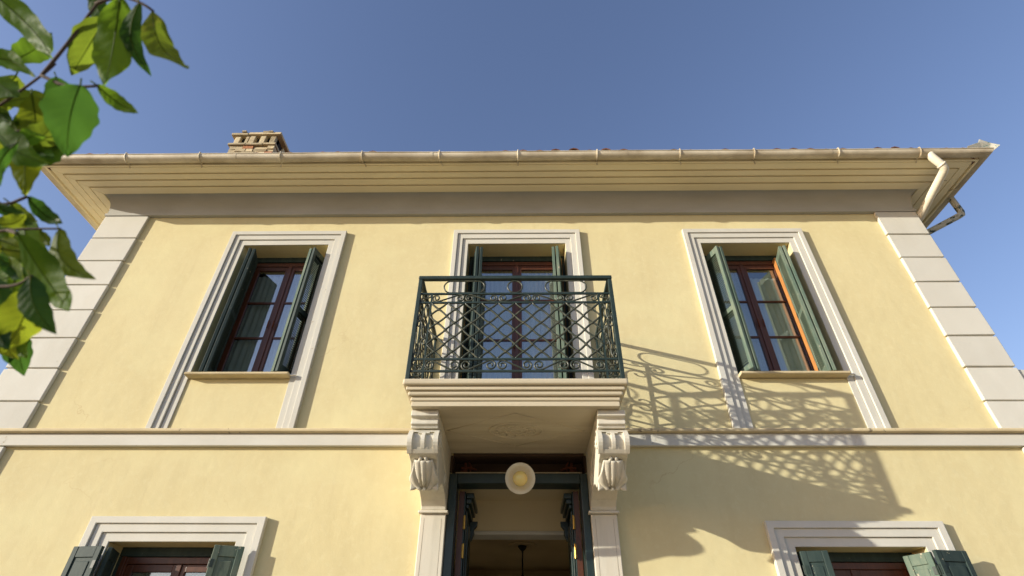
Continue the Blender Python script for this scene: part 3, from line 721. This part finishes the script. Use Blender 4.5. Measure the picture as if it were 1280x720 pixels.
# ------------------------------------------------------------------ balcony railing
RX0, RX1, RY = -.925, .852, -1.08
ZB, Z5, Z4, Z3, Z2, ZT = 3.657, 3.746, 3.860, 4.452, 4.553, 4.735
def clothoid(turns, n=46, kind='S'):
    pts = []; x = y = 0; th = 0; L = 1.0; A = turns*2*math.pi*2
    ds = 2*L/n
    P = [(0, 0)]
    s = 0
    half = [(0.0, 0.0)]; x = y = 0
    for i in range(n):
        s = (i+.5)/n; th = A*s*s/2
        x += math.cos(th)/n; y += math.sin(th)/n; half.append((x, y))
    if kind == 'S': other = [(-a, -b) for a, b in half[1:]][::-1]
    else: other = [(-a, b) for a, b in half[1:]][::-1]
    return other+half
def fit_box(pts, a0, a1, b0, b1, fa=False, fb=False):
    xs = [q[0] for q in pts]; ys = [q[1] for q in pts]; x0, x1, y0, y1 = min(xs), max(xs), min(ys), max(ys)
    out = []
    for x, y in pts:
        u = (x-x0)/(x1-x0); v = (y-y0)/(y1-y0)
        if fa: u = 1-u
        if fb: v = 1-v
        out.append((a0+(a1-a0)*u, b0+(b1-b0)*v))
    return out
S_CURVE = clothoid(1.05); C_CURVE = clothoid(1.0, kind='C')
def s_scroll(w, h, flip):
    # two round volutes joined by their inner tangent
    r = h/2; c = w/2-r; d = math.hypot(c, 0); al = math.asin(min(1, r/c)); pts = []
    half = []
    t0 = math.pi/2+al; turns = 1.45*2*math.pi; n = 40
    for i in range(n+1):                             # tangent point inwards, right volute, underside first
        u = i/n; a = -t0+u*turns; rr = r*(1-.72*u)
        half.append((c+rr*math.cos(a), rr*math.sin(a)))
    left = [(-x, -y) for x, y in half][::-1]
    pts = left+half
    return [(x, -y if flip else y) for x, y in pts]
def rot90(pts): return [(-b, a) for a, b in pts]
hr = MB().box(RX0-.022, RX1+.022, RY-.024, RY+.024, ZT-.020, ZT+.020).box(RX0-.022, RX0+.022, RY+.025, -.001, ZT-.020, ZT+.020).box(RX1-.022, RX1+.022, RY+.025, -.001, ZT-.020, ZT+.020).build('balcony_railing', M_iron, house, bev=.010, seg=3)
for x in (RX0, RX1):
    MB().box(x-.018, x+.018, RY-.018, RY+.018, ZB, ZT-.021).build('post', M_iron, hr, bev=.004)
    MB().box(x-.012, x+.012, -.03, -.004, ZB, ZT-.021).build('post', M_iron, hr, bev=.004)
def panel_pieces(to3, length, cols, ovals, endw):
    """one side of the railing; to3(a, z) places a point at a metres along it"""
    def bar(a0, z0, a1, z1, r=.0095, name='rail', n=4): MB().tube([to3(a0, z0), to3(a1, z1)], r*1.25, n).build(name, M_iron, hr)
    for z in (Z2, Z3, Z4, Z5): bar(.02, z, length-.02, z)
    bar(endw, ZB+.002, endw, Z2, .0085, 'bar'); bar(length-endw, ZB+.002, length-endw, Z2, .0085, 'bar')
    def curve(pts, name, r=.0096, closed=False): MB().tube([to3(a, z) for a, z in pts], r, 5, closed).build(name, M_iron2, hr, True)
    for c, hw in ovals:                                         # row of loops under the handrail
        zc = (Z2+ZT-.02)/2; hh = (ZT-.02-Z2)/2-.012
        pts = []
        for i in range(28):
            t = 2*math.pi*i/28; ct = math.cos(t); e = max(0, hw-hh)
            pts.append((c+(e if ct > 0 else -e)+hh*ct, zc+hh*math.sin(t)))
        curve(pts, 'loop', .0075, True)
    a0, a1 = endw, length-endw
    ns = max(2, round((a1-a0)/.305)); w = (a1-a0)/ns            # the two rows of scrolls
    for row, (zl, zh) in enumerate(((Z3+.010, Z2-.010), (Z5+.010, Z4-.010))):
        for k in range(ns):
            fl = (k % 2 == 0) ^ (row == 1)
            curve([(a0+(k+.5)*w+x, (zl+zh)/2+y) for x, y in s_scroll(w-.008, zh-zl, fl)], 'scroll', .0082)
    # lattice of wavy diagonals
    cw = (a1-a0)/cols; rows = 4; chh = (Z3-Z4)/rows
    def wave(p, q, name='lattice_bar'):
        n = 4*max(1, round(abs(q[1]-p[1])/chh*2)); d = Vector((q[0]-p[0], q[1]-p[1])); nr = Vector((-d.y, d.x)).normalized()
        half = abs(q[1]-p[1])/(chh/2)
        sg = 1 if d.x*d.y > 0 else -1
        curve([(p[0]+d.x*i/n+nr.x*.0035*sg*math.sin(math.pi*half*i/n), p[1]+d.y*i/n+nr.y*.0035*sg*math.sin(math.pi*half*i/n)) for i in range(n+1)], name)
    for k in range(-rows, cols):
        # rising and falling diagonals, clipped to the field
        for sgn in (1, -1):
            p = [0, 0]; s0 = max(0, -k); s1 = min(rows, cols-k)
            if s1-s0 <= 0: continue
            A = (k+s0, s0); B = (k+s1, s1)
            if sgn < 0: A = (cols-A[0], A[1]); B = (cols-B[0], B[1])
            wave((a0+A[0]*cw, Z4+A[1]*chh), (a0+B[0]*cw, Z4+B[1]*chh))
    mb = MB()
    for j in range(0, 2*rows+1):
        for i in range(0, 2*cols+1):
            if (i+j) % 2 == 0 and 0 < j < 2*rows and 0 < i < 2*cols:
                p = Vector(to3(a0+i*cw/2, Z4+j*chh/2)); mb.add([p+Vector(v)*.0175 for v in ((1, 0, 0), (-1, 0, 0), (0, 1, 0), (0, -1, 0), (0, 0, 1.2), (0, 0, -1.2))], [(0, 2, 4), (2, 1, 4), (1, 3, 4), (3, 0, 4), (2, 0, 5), (1, 2, 5), (3, 1, 5), (0, 3, 5)])
    mb.build('collars', M_iron2, hr, kind='stuff')
    # narrow end fields with stacked scrolls
    for b0, b1, fl in ((.022, endw-.010, False), (length-endw+.010, length-.022, True)):
        zs = [ZB+.01, Z5-.012], [Z4+.012, Z4+.20], [Z4+.205, Z4+.39], [Z4+.395, Z3-.012], [Z3+.012, Z2-.012], [Z5+.01, Z4-.01]
        for k, (zl, zh) in enumerate(zs):
            curve(fit_box(rot90(S_CURVE) if k in (1, 2, 3) else S_CURVE, b0, b1, zl, zh, fl ^ (k % 2 == 1), False), 'scroll', .0068)
W_ = RX1-RX0
cR = W_/2
panel_pieces(lambda a, z: (RX0+a, RY, z), W_, 10, ((.415, .19), (cR, .06), (W_-.415, .19)), .122)
panel_pieces(lambda a, z: (RX0, RY+a, z), -RY-.004, 4, ((.31, .15), (.74, .15)), .215)
panel_pieces(lambda a, z: (RX1, RY+a, z), -RY-.004, 4, ((.31, .15), (.74, .15)), .215)

# ------------------------------------------------------------------ entrance: frame, open leaves, things on the head
df = MB().box(-.652, -.578, -.030, .16, 0, 3.25).box(.560, .626, -.030, .16, 0, 3.25).box(-.577, .559, -.026, .16, 3.158, 3.25).build('door_frame', M_teal, house, bev=.006)
MB().box(-.60, .58, -.02, .14, 3.252, 3.262).build('dusty_ledge', M_mortar, df)
MB().box(-.633, .613, .20, .23, 3.26, 3.415).build('lintel_board', M_darkboard, house)
MB().box(-.633, .613, -.012, .23, 3.417, 3.443).build('lintel_soffit', M_darkboard, house)
MB().box(-.652, -.634, -.030, .19, 3.262, 3.415).build('lintel_cheek', M_darkboard, house)
MB().box(.614, .626, -.030, .19, 3.262, 3.415).build('lintel_cheek', M_darkboard, house)
def door_leaf(s, xj):
    # s points into the opening; the leaf stands open, pointing into the hall
    x0, x1 = sorted((xj, xj+s*.048))
    lf = MB().box(x0, x1, .17, .74, .03, 3.14).build('door', M_teal, house, bev=.005)
    xf = xj+s*.048
    MB().box(*sorted((xj-s*.012, xj+s*.036)), .155, .169, .03, 3.14).build('door_edge', M_wood, lf)
    def slab_on(y0, y1, z0, z1, t, name='moulding'):
        MB().box(*sorted((xf+s*.0005, xf+s*t)), y0, y1, z0, z1).build(name, M_teal, lf, bev=.008, seg=3)
    slab_on(.20, .26, .3, 2.98, .016, 'pilaster_strip'); slab_on(.65, .71, .3, 2.98, .016, 'pilaster_strip')
    slab_on(.19, .735, 3.085, 3.135, .075); slab_on(.20, .725, 3.04, 3.083, .055); slab_on(.21, .72, 3.00, 3.038, .030)
    for k, (za, zc) in enumerate(((2.05, 2.93), (1.2, 1.95), (.35, 1.1))):
        slab_on(.29, .62, za, zc, .012, 'door_panel'); slab_on(.33, .58, za+.05, zc-.05, .024, 'door_panel')
    # carved console in the corner of the head
    prof = [(xf+s*.001, 2.995), (xf+s*.085, 2.995), (xf+s*.080, 2.95), (xf+s*.05, 2.92), (xf+s*.055, 2.88), (xf+s*.03, 2.82), (xf+s*.001, 2.80)]
    mb = MB(); n = len(prof); mb.add([(x, y, z) for y in (.655, .705) for x, z in prof], [tuple(range(n)), tuple(range(n, 2*n))[::-1]]+[(i, (i+1) % n, n+(i+1) % n, n+i) for i in range(n)])
    mb.build('console', M_teal, lf, bev=.006)
    for zc in (2.62, 2.86, 1.6, .5):
        MB().box(*sorted((xj+s*.037, xj+s*.058)), .140, .168, zc-.055, zc+.055).tube([(xj+s*.05, .138, zc-.06), (xj+s*.05, .138, zc+.06)], .009, 8).build('hinge', M_brass, lf, bev=.002)
door_leaf(1, -.556); door_leaf(-1, .540)
# rusty brackets and a loose strip of wood lying on the door head
def bracket(x, s, label):
    e = MB()
    e.box(x-.035, x+.035, .17, .27, 3.262, 3.35); e.tube([(x-.02*s, .10, 3.34), (x+.06*s, .13, 3.355), (x+.13*s, .14, 3.335)], .012, 6)
    e.tube([(x, .15, 3.27), (x+.03*s, .12, 3.33), (x+.02*s, .13, 3.40)], .014, 6); e.tube([(x+.06*s, .16, 3.28), (x+.075*s, .13, 3.37), (x+.05*s, .13, 3.41)], .010, 6)
    e.box(x+.02*s-.02, x+.02*s+.02, .11, .16, 3.30, 3.33)
    tag(e.build('blind_bracket', M_rust, None, bev=.004), label, 'bracket', 'old brackets on the door head')
bracket(-.545, 1, 'rusty bracket on the left end of the door head'); bracket(.525, -1, 'rusty bracket on the right end of the door head')
st = MB().box(-.16, .16, -.010, .010, -.009, .009, Matrix.Translation((.385, .075, 3.276)) @ Matrix.Rotation(R(-4), 4, 'Y') @ Matrix.Rotation(R(5), 4, 'Z')).build('wood_strip', M_strip, None)
tag(st, 'pale loose strip of wood lying on the green door head', 'wood strip')
# porch lamp
lx, ly, lz = .005, -.27, 3.125
lamp = thing('porch_lamp', 'round cream enamel lamp with yellow bulb hanging above the entrance', 'lamp', (lx, ly, lz))
ax = Vector((-.01, -.93, -.37)).normalized()         # the shade looks out and down
lm = Matrix.Translation((lx, ly, lz)) @ ax.to_track_quat('Z', 'Y').to_matrix().to_4x4()
MB().lathe([(.001, -.105), (.03, -.105), (.034, -.06), (.055, -.045), (.10, -.018), (.130, .0), (.133, .004), (.129, .006), (.098, -.010), (.055, -.034), (.03, -.045), (.001, -.048)], 40, lm).build('lamp_shade', M_enamel, lamp, True)
MB().lathe([(.001, .100), (.028, .096), (.052, .078), (.066, .046), (.062, .015), (.040, -.015), (.028, -.045), (.02, -.05)], 28, lm).build('bulb', M_bulb, lamp, True)
MB().tube([lm @ Vector((0, 0, -.09)), lm @ Vector((0, 0, -.13)), Vector((lx, .0, 3.19)), Vector((lx, .034, 3.20))], .012, 8).build('lamp_arm', M_frame_black, lamp, True)
# pendant in the hall
hx, hy = .04, 3.95
pd = thing('pendant_lamp', 'dark pendant lamp on a stem hanging from the hall ceiling', 'lamp', (hx, hy, 2.3))
pm = Matrix.Translation((hx, hy, 0))
MB().lathe([(.001, 3.468), (.22, 3.466), (.21, 3.452), (.15, 3.444), (.09, 3.452), (.001, 3.452)], 28, pm).build('ceiling_rose', M_inside_dark, house, True)
MB().lathe([(.001, 3.45), (.07, 3.447), (.066, 3.425), (.035, 3.39), (.016, 3.375), (.012, 3.34), (.012, 3.05), (.03, 3.03), (.036, 3.0), (.015, 2.97), (.015, 2.94), (.05, 2.92), (.055, 2.86), (.02, 2.83), (.001, 2.82)], 18, pm).build('stem', M_frame_black, pd, True)
MB().lathe([(.018, 2.84), (.16, 2.80), (.22, 2.70), (.225, 2.66), (.215, 2.66), (.15, 2.78), (.02, 2.82)], 24, pm).build('lamp_shade', M_frame_black, pd, True)

LEAVES = [
 ((-1.06, -4.549, 2.712), (-0.878, -4.482, 2.548), (0.37, -0.42, -0.83), 0.053, 0, 0.00),
 ((-0.75, -4.552, 2.642), (-0.741, -4.477, 2.462), (0.23, -0.47, -0.85), 0.074, 0, 0.10),
 ((-0.793, -4.519, 2.631), (-0.844, -4.463, 2.524), (0.79, -0.17, -0.59), 0.064, 1, -0.10),
 ((-0.856, -4.534, 2.714), (-0.821, -4.481, 2.646), (0.27, -0.23, -0.93), 0.035, 3, 0.00),
 ((-0.714, -4.545, 2.632), (-0.704, -4.449, 2.541), (0.18, -0.41, -0.89), 0.034, 3, 0.35),
 ((-0.69, -4.535, 2.62), (-0.596, -4.489, 2.497), (0.73, -0.19, -0.65), 0.046, 1, 0.20),
 ((-0.772, -4.468, 2.483), (-0.702, -4.43, 2.451), (0.55, -0.41, -0.73), 0.025, 0, 0.15),
 ((-0.76, -4.496, 2.437), (-0.766, -4.432, 2.321), (0.77, -0.34, -0.54), 0.082, 3, 0.12),
 ((-0.854, -4.473, 2.503), (-0.817, -4.448, 2.439), (0.69, -0.46, -0.57), 0.044, 3, 0.00),
 ((-1.035, -4.463, 2.585), (-0.908, -4.462, 2.521), (0.56, -0.24, -0.79), 0.034, 0, -0.20),
 ((-1.0, -4.464, 2.522), (-0.925, -4.45, 2.472), (0.68, -0.59, -0.43), 0.045, 0, 0.00),
 ((-0.928, -4.407, 2.531), (-1.065, -4.384, 2.547), (0.67, -0.26, -0.7), 0.035, 2, 0.10),
 ((-0.913, -4.416, 2.51), (-0.945, -4.393, 2.48), (0.85, -0.33, -0.41), 0.030, 2, 0.00),
 ((-0.973, -4.442, 2.46), (-0.929, -4.425, 2.424), (0.71, -0.29, -0.64), 0.022, 0, 0.00),
 ((-0.942, -4.399, 2.471), (-0.887, -4.384, 2.42), (0.52, -0.34, -0.78), 0.038, 2, -0.20),
 ((-0.937, -4.436, 2.404), (-0.821, -4.405, 2.335), (0.4, -0.21, -0.89), 0.065, 0, 0.10),
 ((-0.896, -4.417, 2.414), (-0.883, -4.36, 2.307), (0.3, -0.38, -0.88), 0.055, 2, 0.08),
 ((-0.87, -4.436, 2.357), (-0.88, -4.403, 2.281), (0.59, -0.39, -0.71), 0.019, 3, 0.30),
 ((-0.99, -4.391, 2.428), (-0.964, -4.358, 2.385), (0.73, -0.4, -0.55), 0.027, 2, 0.00),
 ((-0.908, -4.338, 2.327), (-0.849, -4.3, 2.296), (0.39, -0.42, -0.81), 0.028, 3, 0.35),
 ((-0.979, -4.305, 2.348), (-0.933, -4.274, 2.326), (0.53, -0.36, -0.77), 0.022, 1, 0.30),
 ((-0.951, -4.343, 2.3), (-0.878, -4.32, 2.272), (0.57, -0.24, -0.79), 0.025, 3, 0.10),
 ((-0.832, -4.315, 2.267), (-0.739, -4.28, 2.174), (0.33, -0.83, -0.46), 0.038, 1, 0.38),
 ((-0.867, -4.314, 2.264), (-0.843, -4.303, 2.235), (0.58, -0.54, -0.62), 0.013, 1, 0.00),
 ((-0.851, -4.354, 2.218), (-0.724, -4.305, 2.091), (0.33, -0.49, -0.8), 0.061, 0, 0.25),
 ((-0.941, -4.296, 2.223), (-0.828, -4.29, 2.168), (0.89, -0.4, -0.2), 0.028, 3, -0.10),
 ((-0.811, -4.325, 2.149), (-0.749, -4.282, 2.061), (0.62, -0.3, -0.72), 0.038, 3, 0.20),
 ((-0.824, -4.297, 2.145), (-0.837, -4.265, 2.037), (0.74, -0.55, -0.38), 0.066, 2, -0.10),
 ((-0.917, -4.295, 2.172), (-0.862, -4.268, 2.106), (0.74, -0.43, -0.51), 0.030, 3, 0.00),
 ((-0.883, -4.286, 2.096), (-0.829, -4.268, 2.041), (0.67, -0.52, -0.54), 0.034, 3, 0.00),
 ((-0.929, -4.312, 2.243), (-0.885, -4.301, 2.231), (0.53, -0.6, -0.6), 0.019, 2, 0.00),
 ((-0.958, -4.315, 2.28), (-0.923, -4.302, 2.248), (0.65, -0.38, -0.66), 0.020, 0, 0.00),
 ((-1.068, -4.442, 2.492), (-0.992, -4.45, 2.504), (0.43, -0.64, -0.64), 0.045, 0, 0.00),
 ((-1.084, -4.35, 2.372), (-1.008, -4.313, 2.325), (0.47, -0.43, -0.77), 0.051, 0, 0.00),
 ((-0.983, -4.324, 2.177), (-0.915, -4.282, 2.123), (0.74, -0.4, -0.54), 0.049, 0, 0.00),
 ((-1.121, -4.511, 2.662), (-1.015, -4.497, 2.564), (0.27, -0.39, -0.88), 0.049, 0, 0.00),
 ((-0.875, -4.585, 2.763), (-0.796, -4.568, 2.66), (0.42, -0.26, -0.87), 0.046, 0, 0.00),
 ((-0.708, -4.593, 2.777), (-0.705, -4.562, 2.655), (0.54, -0.47, -0.7), 0.043, 0, 0.00),
 ((-1.098, -4.498, 2.563), (-1.15, -4.396, 2.594), (0.56, -0.4, -0.72), 0.048, 1, 0.00),
 ((-0.949, -4.241, 2.069), (-0.915, -4.191, 2.005), (0.74, -0.45, -0.51), 0.046, 0, 0.00),
 ((-1.027, -4.188, 2.213), (-1.04, -4.122, 2.119), (0.42, -0.53, -0.73), 0.060, 0, -0.08),
 ((-1.118, -4.384, 2.59), (-1.06, -4.379, 2.638), (0.67, -0.54, -0.5), 0.054, 2, 0.17),
 ((-0.986, -4.255, 2.349), (-0.907, -4.227, 2.264), (0.61, -0.37, -0.7), 0.053, 0, 0.21),
 ((-1.063, -4.191, 2.268), (-0.976, -4.196, 2.217), (0.43, -0.59, -0.68), 0.032, 0, -0.10),
 ((-1.034, -4.325, 2.489), (-0.981, -4.325, 2.529), (0.38, -0.21, -0.9), 0.038, 0, 0.00),
 ((-0.944, -4.274, 2.22), (-0.864, -4.285, 2.173), (0.48, -0.5, -0.72), 0.029, 2, -0.16),
 ((-0.937, -4.236, 2.195), (-0.911, -4.174, 2.145), (0.83, -0.53, -0.14), 0.037, 1, -0.03),
 ((-1.017, -4.311, 2.457), (-0.899, -4.363, 2.46), (0.78, -0.31, -0.54), 0.047, 3, 0.06),
 ((-1.044, -4.408, 2.611), (-1.093, -4.349, 2.547), (0.49, -0.42, -0.76), 0.045, 2, 0.27),
 ((-1.08, -4.17, 2.29), (-1.087, -4.106, 2.217), (0.92, -0.36, -0.15), 0.036, 1, -0.18),
 ((-1.018, -4.423, 2.519), (-1.061, -4.372, 2.446), (0.7, -0.38, -0.6), 0.042, 3, 0.16),
 ((-1.03, -4.454, 2.545), (-1.034, -4.41, 2.456), (0.72, -0.18, -0.67), 0.043, 2, 0.07),
 ((-1.035, -4.356, 2.463), (-1.05, -4.327, 2.407), (0.64, -0.27, -0.72), 0.031, 2, 0.14),
 ((-0.898, -4.408, 2.376), (-0.819, -4.441, 2.366), (0.65, -0.14, -0.75), 0.028, 0, -0.14),
 ((-0.964, -4.187, 2.127), (-0.899, -4.177, 2.073), (0.89, -0.35, -0.28), 0.028, 2, 0.17),
 ((-0.967, -4.393, 2.477), (-0.943, -4.371, 2.402), (0.28, -0.2, -0.94), 0.024, 2, 0.16),
 ((-1.06, -4.353, 2.496), (-1.015, -4.337, 2.506), (0.66, -0.21, -0.73), 0.040, 2, 0.05),
 ((-1.024, -4.245, 2.35), (-1.03, -4.223, 2.274), (0.52, -0.55, -0.65), 0.037, 2, 0.11),
 ((-0.944, -4.32, 2.274), (-0.89, -4.334, 2.287), (0.68, -0.23, -0.7), 0.032, 2, 0.27),
 ((-0.905, -4.27, 2.197), (-0.898, -4.25, 2.136), (0.28, -0.35, -0.89), 0.029, 0, 0.15),
 ((-0.924, -4.399, 2.421), (-0.839, -4.396, 2.363), (0.76, -0.52, -0.39), 0.039, 3, 0.04),
 ((-1.028, -4.123, 2.183), (-1.01, -4.046, 2.113), (0.82, -0.43, -0.39), 0.055, 3, -0.07),
 ((-1.081, -4.172, 2.334), (-1.067, -4.119, 2.218), (0.76, -0.57, -0.31), 0.045, 1, 0.24),
 ((-1.017, -4.222, 2.333), (-0.996, -4.165, 2.275), (0.73, -0.49, -0.48), 0.046, 0, -0.10),
 ((-1.017, -4.176, 2.209), (-0.989, -4.172, 2.243), (0.51, -0.45, -0.74), 0.035, 0, 0.05),
 ((-1.013, -4.384, 2.457), (-1.052, -4.331, 2.399), (0.39, -0.43, -0.82), 0.041, 1, 0.13),
 ((-1.056, -4.425, 2.649), (-0.94, -4.478, 2.656), (0.6, -0.18, -0.78), 0.054, 0, 0.09),
 ((-1.086, -4.368, 2.584), (-1.14, -4.31, 2.549), (0.6, -0.26, -0.76), 0.031, 1, -0.01),
 ((-1.098, -4.322, 2.499), (-1.043, -4.295, 2.494), (0.52, -0.44, -0.73), 0.038, 2, 0.22),
 ((-0.996, -4.321, 2.462), (-0.881, -4.365, 2.47), (0.32, -0.42, -0.85), 0.056, 0, 0.05),
 ((-0.962, -4.233, 2.221), (-0.926, -4.223, 2.245), (0.64, -0.49, -0.59), 0.033, 0, -0.16),
 ((-0.982, -4.437, 2.449), (-0.931, -4.412, 2.431), (0.51, -0.12, -0.85), 0.036, 1, 0.13),
 ((-1.071, -4.109, 2.18), (-0.981, -4.091, 2.128), (0.55, -0.81, -0.19), 0.047, 0, -0.09),
 ((-0.994, -4.373, 2.455), (-0.951, -4.389, 2.505), (0.73, -0.48, -0.49), 0.043, 2, 0.25),
 ((-1.051, -4.406, 2.626), (-1.047, -4.383, 2.525), (0.76, -0.51, -0.4), 0.046, 1, -0.02),
 ((-0.987, -4.389, 2.481), (-0.92, -4.376, 2.517), (0.5, -0.63, -0.6), 0.051, 0, 0.08),
 ((-0.988, -4.134, 2.178), (-1.029, -4.073, 2.128), (0.56, -0.45, -0.69), 0.033, 3, -0.02),
 ((-1.074, -4.454, 2.632), (-1.119, -4.401, 2.556), (0.63, -0.32, -0.71), 0.043, 2, 0.25),
 ((-0.996, -4.244, 2.291), (-0.944, -4.212, 2.213), (0.62, -0.6, -0.5), 0.035, 0, 0.02),
 ((-0.983, -4.26, 2.268), (-0.91, -4.252, 2.279), (0.65, -0.3, -0.7), 0.045, 1, 0.17),
 ((-0.918, -4.442, 2.495), (-0.895, -4.392, 2.388), (0.5, -0.38, -0.78), 0.053, 2, -0.09),
 ((-0.916, -4.397, 2.391), (-0.831, -4.436, 2.424), (0.55, -0.3, -0.78), 0.044, 1, 0.11),
 ((-1.034, -4.347, 2.505), (-0.976, -4.323, 2.478), (0.45, -0.25, -0.86), 0.040, 0, -0.03),
 ((-0.927, -4.392, 2.422), (-0.848, -4.4, 2.442), (0.77, -0.17, -0.61), 0.050, 1, 0.06),
]
TWIGS = [
  [(-1.28, -4.305, 2.391), (-1.1, -4.383, 2.463), (-0.977, -4.431, 2.479), (-0.89, -4.469, 2.514), (-0.872, -4.477, 2.541)] ,
  [(-0.89, -4.469, 2.514), (-0.856, -4.495, 2.565), (-0.824, -4.524, 2.635), (-0.801, -4.547, 2.683), (-0.788, -4.584, 2.764)] ,
  [(-1.205, -4.278, 2.276), (-1.047, -4.295, 2.268), (-0.925, -4.315, 2.264), (-0.881, -4.316, 2.266), (-0.829, -4.315, 2.267)] ,
  [(-0.812, -4.536, 2.651), (-0.758, -4.548, 2.652), (-0.711, -4.545, 2.632), (-0.687, -4.535, 2.62)] ,
  [(-1.13, -4.288, 2.208), (-0.98, -4.282, 2.171), (-0.865, -4.3, 2.147), (-0.808, -4.325, 2.149)] ,
  [(-0.89, -4.469, 2.514), (-0.824, -4.467, 2.48), (-0.769, -4.467, 2.481)] ,
  [(-1.1, -4.383, 2.463), (-0.993, -4.397, 2.435), (-0.923, -4.402, 2.442)] ,
  [(-0.925, -4.315, 2.264), (-0.87, -4.34, 2.232)] ,
  [(-1.1, -4.383, 2.463), (-0.973, -4.335, 2.322), (-0.908, -4.338, 2.327)] ,
  [(-1.28, -4.305, 2.391), (-1.574, -4.239, 2.382), (-2.025, -4.108, 2.365), (-2.646, -3.86, 2.193)] ,
]

# ------------------------------------------------------------------ the tree whose twigs hang into the picture
tree = thing('broadleaf_tree', 'leafy tree branch with glossy green and yellowing leaves at the upper left', 'tree', (-3.4, -4.5, 0))
tr = MB().tube([(-3.4, -4.5, -.1), (-3.38, -4.48, .6), (-3.3, -4.4, 1.3), (-3.08, -4.15, 1.9), (-2.646, -3.86, 2.193)], [.11, .085, .07, .055, .04], 10).tube([(-3.3, -4.4, 1.3), (-3.55, -4.6, 2.1), (-3.75, -4.7, 3.0), (-3.7, -4.8, 3.7)], [.065, .05, .035, .015], 8).build('trunk', M_bark, tree, True)
for i, t in enumerate(TWIGS):
    rr = [.0034, .0031, .0027, .0022, .0017] if i < 9 else [.008, .012, .022, .036]
    rr = rr[:len(t)]
    # smooth the polyline a little
    P = [Vector(q) for q in t]; out = []; ro = []
    for k in range(len(P)-1):
        for s in range(4):
            u = s/4; a = P[max(0, k-1)]; b = P[k]; c = P[k+1]; d = P[min(len(P)-1, k+2)]
            out.append(.5*((2*b)+(c-a)*u+(2*a-5*b+4*c-d)*u*u+(3*b-a-3*c+d)*u**3)); ro.append(rr[k]+(rr[k+1]-rr[k])*u)
    out.append(P[-1]); ro.append(rr[-1])
    MB().tube(out, ro, 6).build('twig', M_bark, tree, True)
def leaf(base, tip, nrm, width, kind, curl, seed):
    q = random.Random(seed); b = Vector(base); t = Vector(tip); ax = t-b; L = ax.length; ax.normalize()
    n = Vector(nrm); n = (n-ax*n.dot(ax)).normalized(); sd = ax.cross(n)
    mb = MB(); nv, nu = 30, 12
    fold = q.uniform(.05, .28); bend = q.uniform(-.10, .16); wav = q.uniform(.02, .06)
    for j in range(nv+1):
        v = j/nv
        w = (width*.56 if width < .05 else width*.49)*(math.sin(math.pi*v**.80)**.85 if 0 < v < 1 else 0)*(1.06-.22*v)+.0004
        cx = curl*L*math.sin(math.pi*v)*.45
        cy = bend*L*math.sin(math.pi*v)-.10*L*max(0, v-.75)*4*q.uniform(.9, 1.1)*abs(curl)
        for i in range(nu+1):
            u = i/nu*2-1
            wr = wav*L*(abs(u)**1.5)*math.sin(v*13+u*2+seed)*.5
            z = cy+fold*w*abs(u)*(.8)+wr+.022*L*math.cos((v-.42*abs(u)*width/L)*52)*abs(u)*(1-abs(u))
            p = b+ax*(v*L)+sd*(cx+u*w*(1+.05*math.sin(v*29+seed*2)))+n*(-z)
            mb.v.append(tuple(p))
    for j in range(nv):
        for i in range(nu): mb.f.append((j*(nu+1)+i, j*(nu+1)+i+1, (j+1)*(nu+1)+i+1, (j+1)*(nu+1)+i))
    o = mb.build('leaf', LEAFM[kind], tree, True)
    rib = [b+ax*(v*L)+sd*(curl*L*math.sin(math.pi*v)*.45)+n*(-bend*L*math.sin(math.pi*v)+.0006) for v in [i/10 for i in range(10)]]
    MB().tube([b-ax*.012]+rib, [.0014]*2+[.0013-.0001*i for i in range(9)], 4).build('midrib', LEAFM[1], o, True)
for i, (b, t, n, w, k, c) in enumerate(LEAVES): leaf(b, t, n, w, k, c, i)
# the rest of the crown, out to the left of the picture
q = random.Random(5); mb = MB()
for i in range(900):
    v = Vector((q.gauss(0, 1), q.gauss(0, 1), q.gauss(0, 1))).normalized()*q.random()**.4; c = Vector((-3.75+.75*v.x, -4.75+.8*v.y, 3.6+.9*v.z))
    a = Vector((q.uniform(-1, 1), q.uniform(-1, 1), q.uniform(-.8, .3))).normalized(); s = a.orthogonal().normalized(); l = q.uniform(.09, .14)
    mb.add([c, c+a*l*.5+s*l*.25, c+a*l, c+a*l*.5-s*l*.25], [(0, 1, 2, 3)])
mb.build('crown', LEAFM[0], tree, kind='stuff')

# ------------------------------------------------------------------ far tree behind the right corner
ft = thing('evergreen_tree', 'dark evergreen tree just showing at the right edge beside the house', 'tree', (15.6, 5.2, 0))
MB().tube([(15.6, 5.2, -.1), (15.65, 5.2, 2.5), (15.5, 5.3, 5.0), (15.55, 5.25, 8.2)], [.26, .2, .13, .03], 9).build('trunk', M_bark, ft, True)
mb = MB(); q = random.Random(8)
for i in range(70):
    z0 = q.uniform(3.2, 8.4); a = q.uniform(0, 6.283); rr = (2.5*(1-(z0-3.0)/6.6)+.3)*q.uniform(.6, 1.1); ctr = Vector((15.55+rr*.75*math.cos(a), 5.25+rr*.75*math.sin(a), z0-.1*rr))
    for k in range(60):
        c = ctr+Vector((q.gauss(0, .30), q.gauss(0, .30), q.gauss(0, .15))); d = Vector((q.uniform(-1, 1), q.uniform(-1, 1), q.uniform(-.3, .9))).normalized(); s = d.orthogonal().normalized(); l = q.uniform(.10, .2)
        mb.add([c, c+d*l*.5+s*l*.16, c+d*l, c+d*l*.5-s*l*.16], [(0, 1, 2, 3)])
mb.build('crown', M_farleaf, ft, kind='stuff')
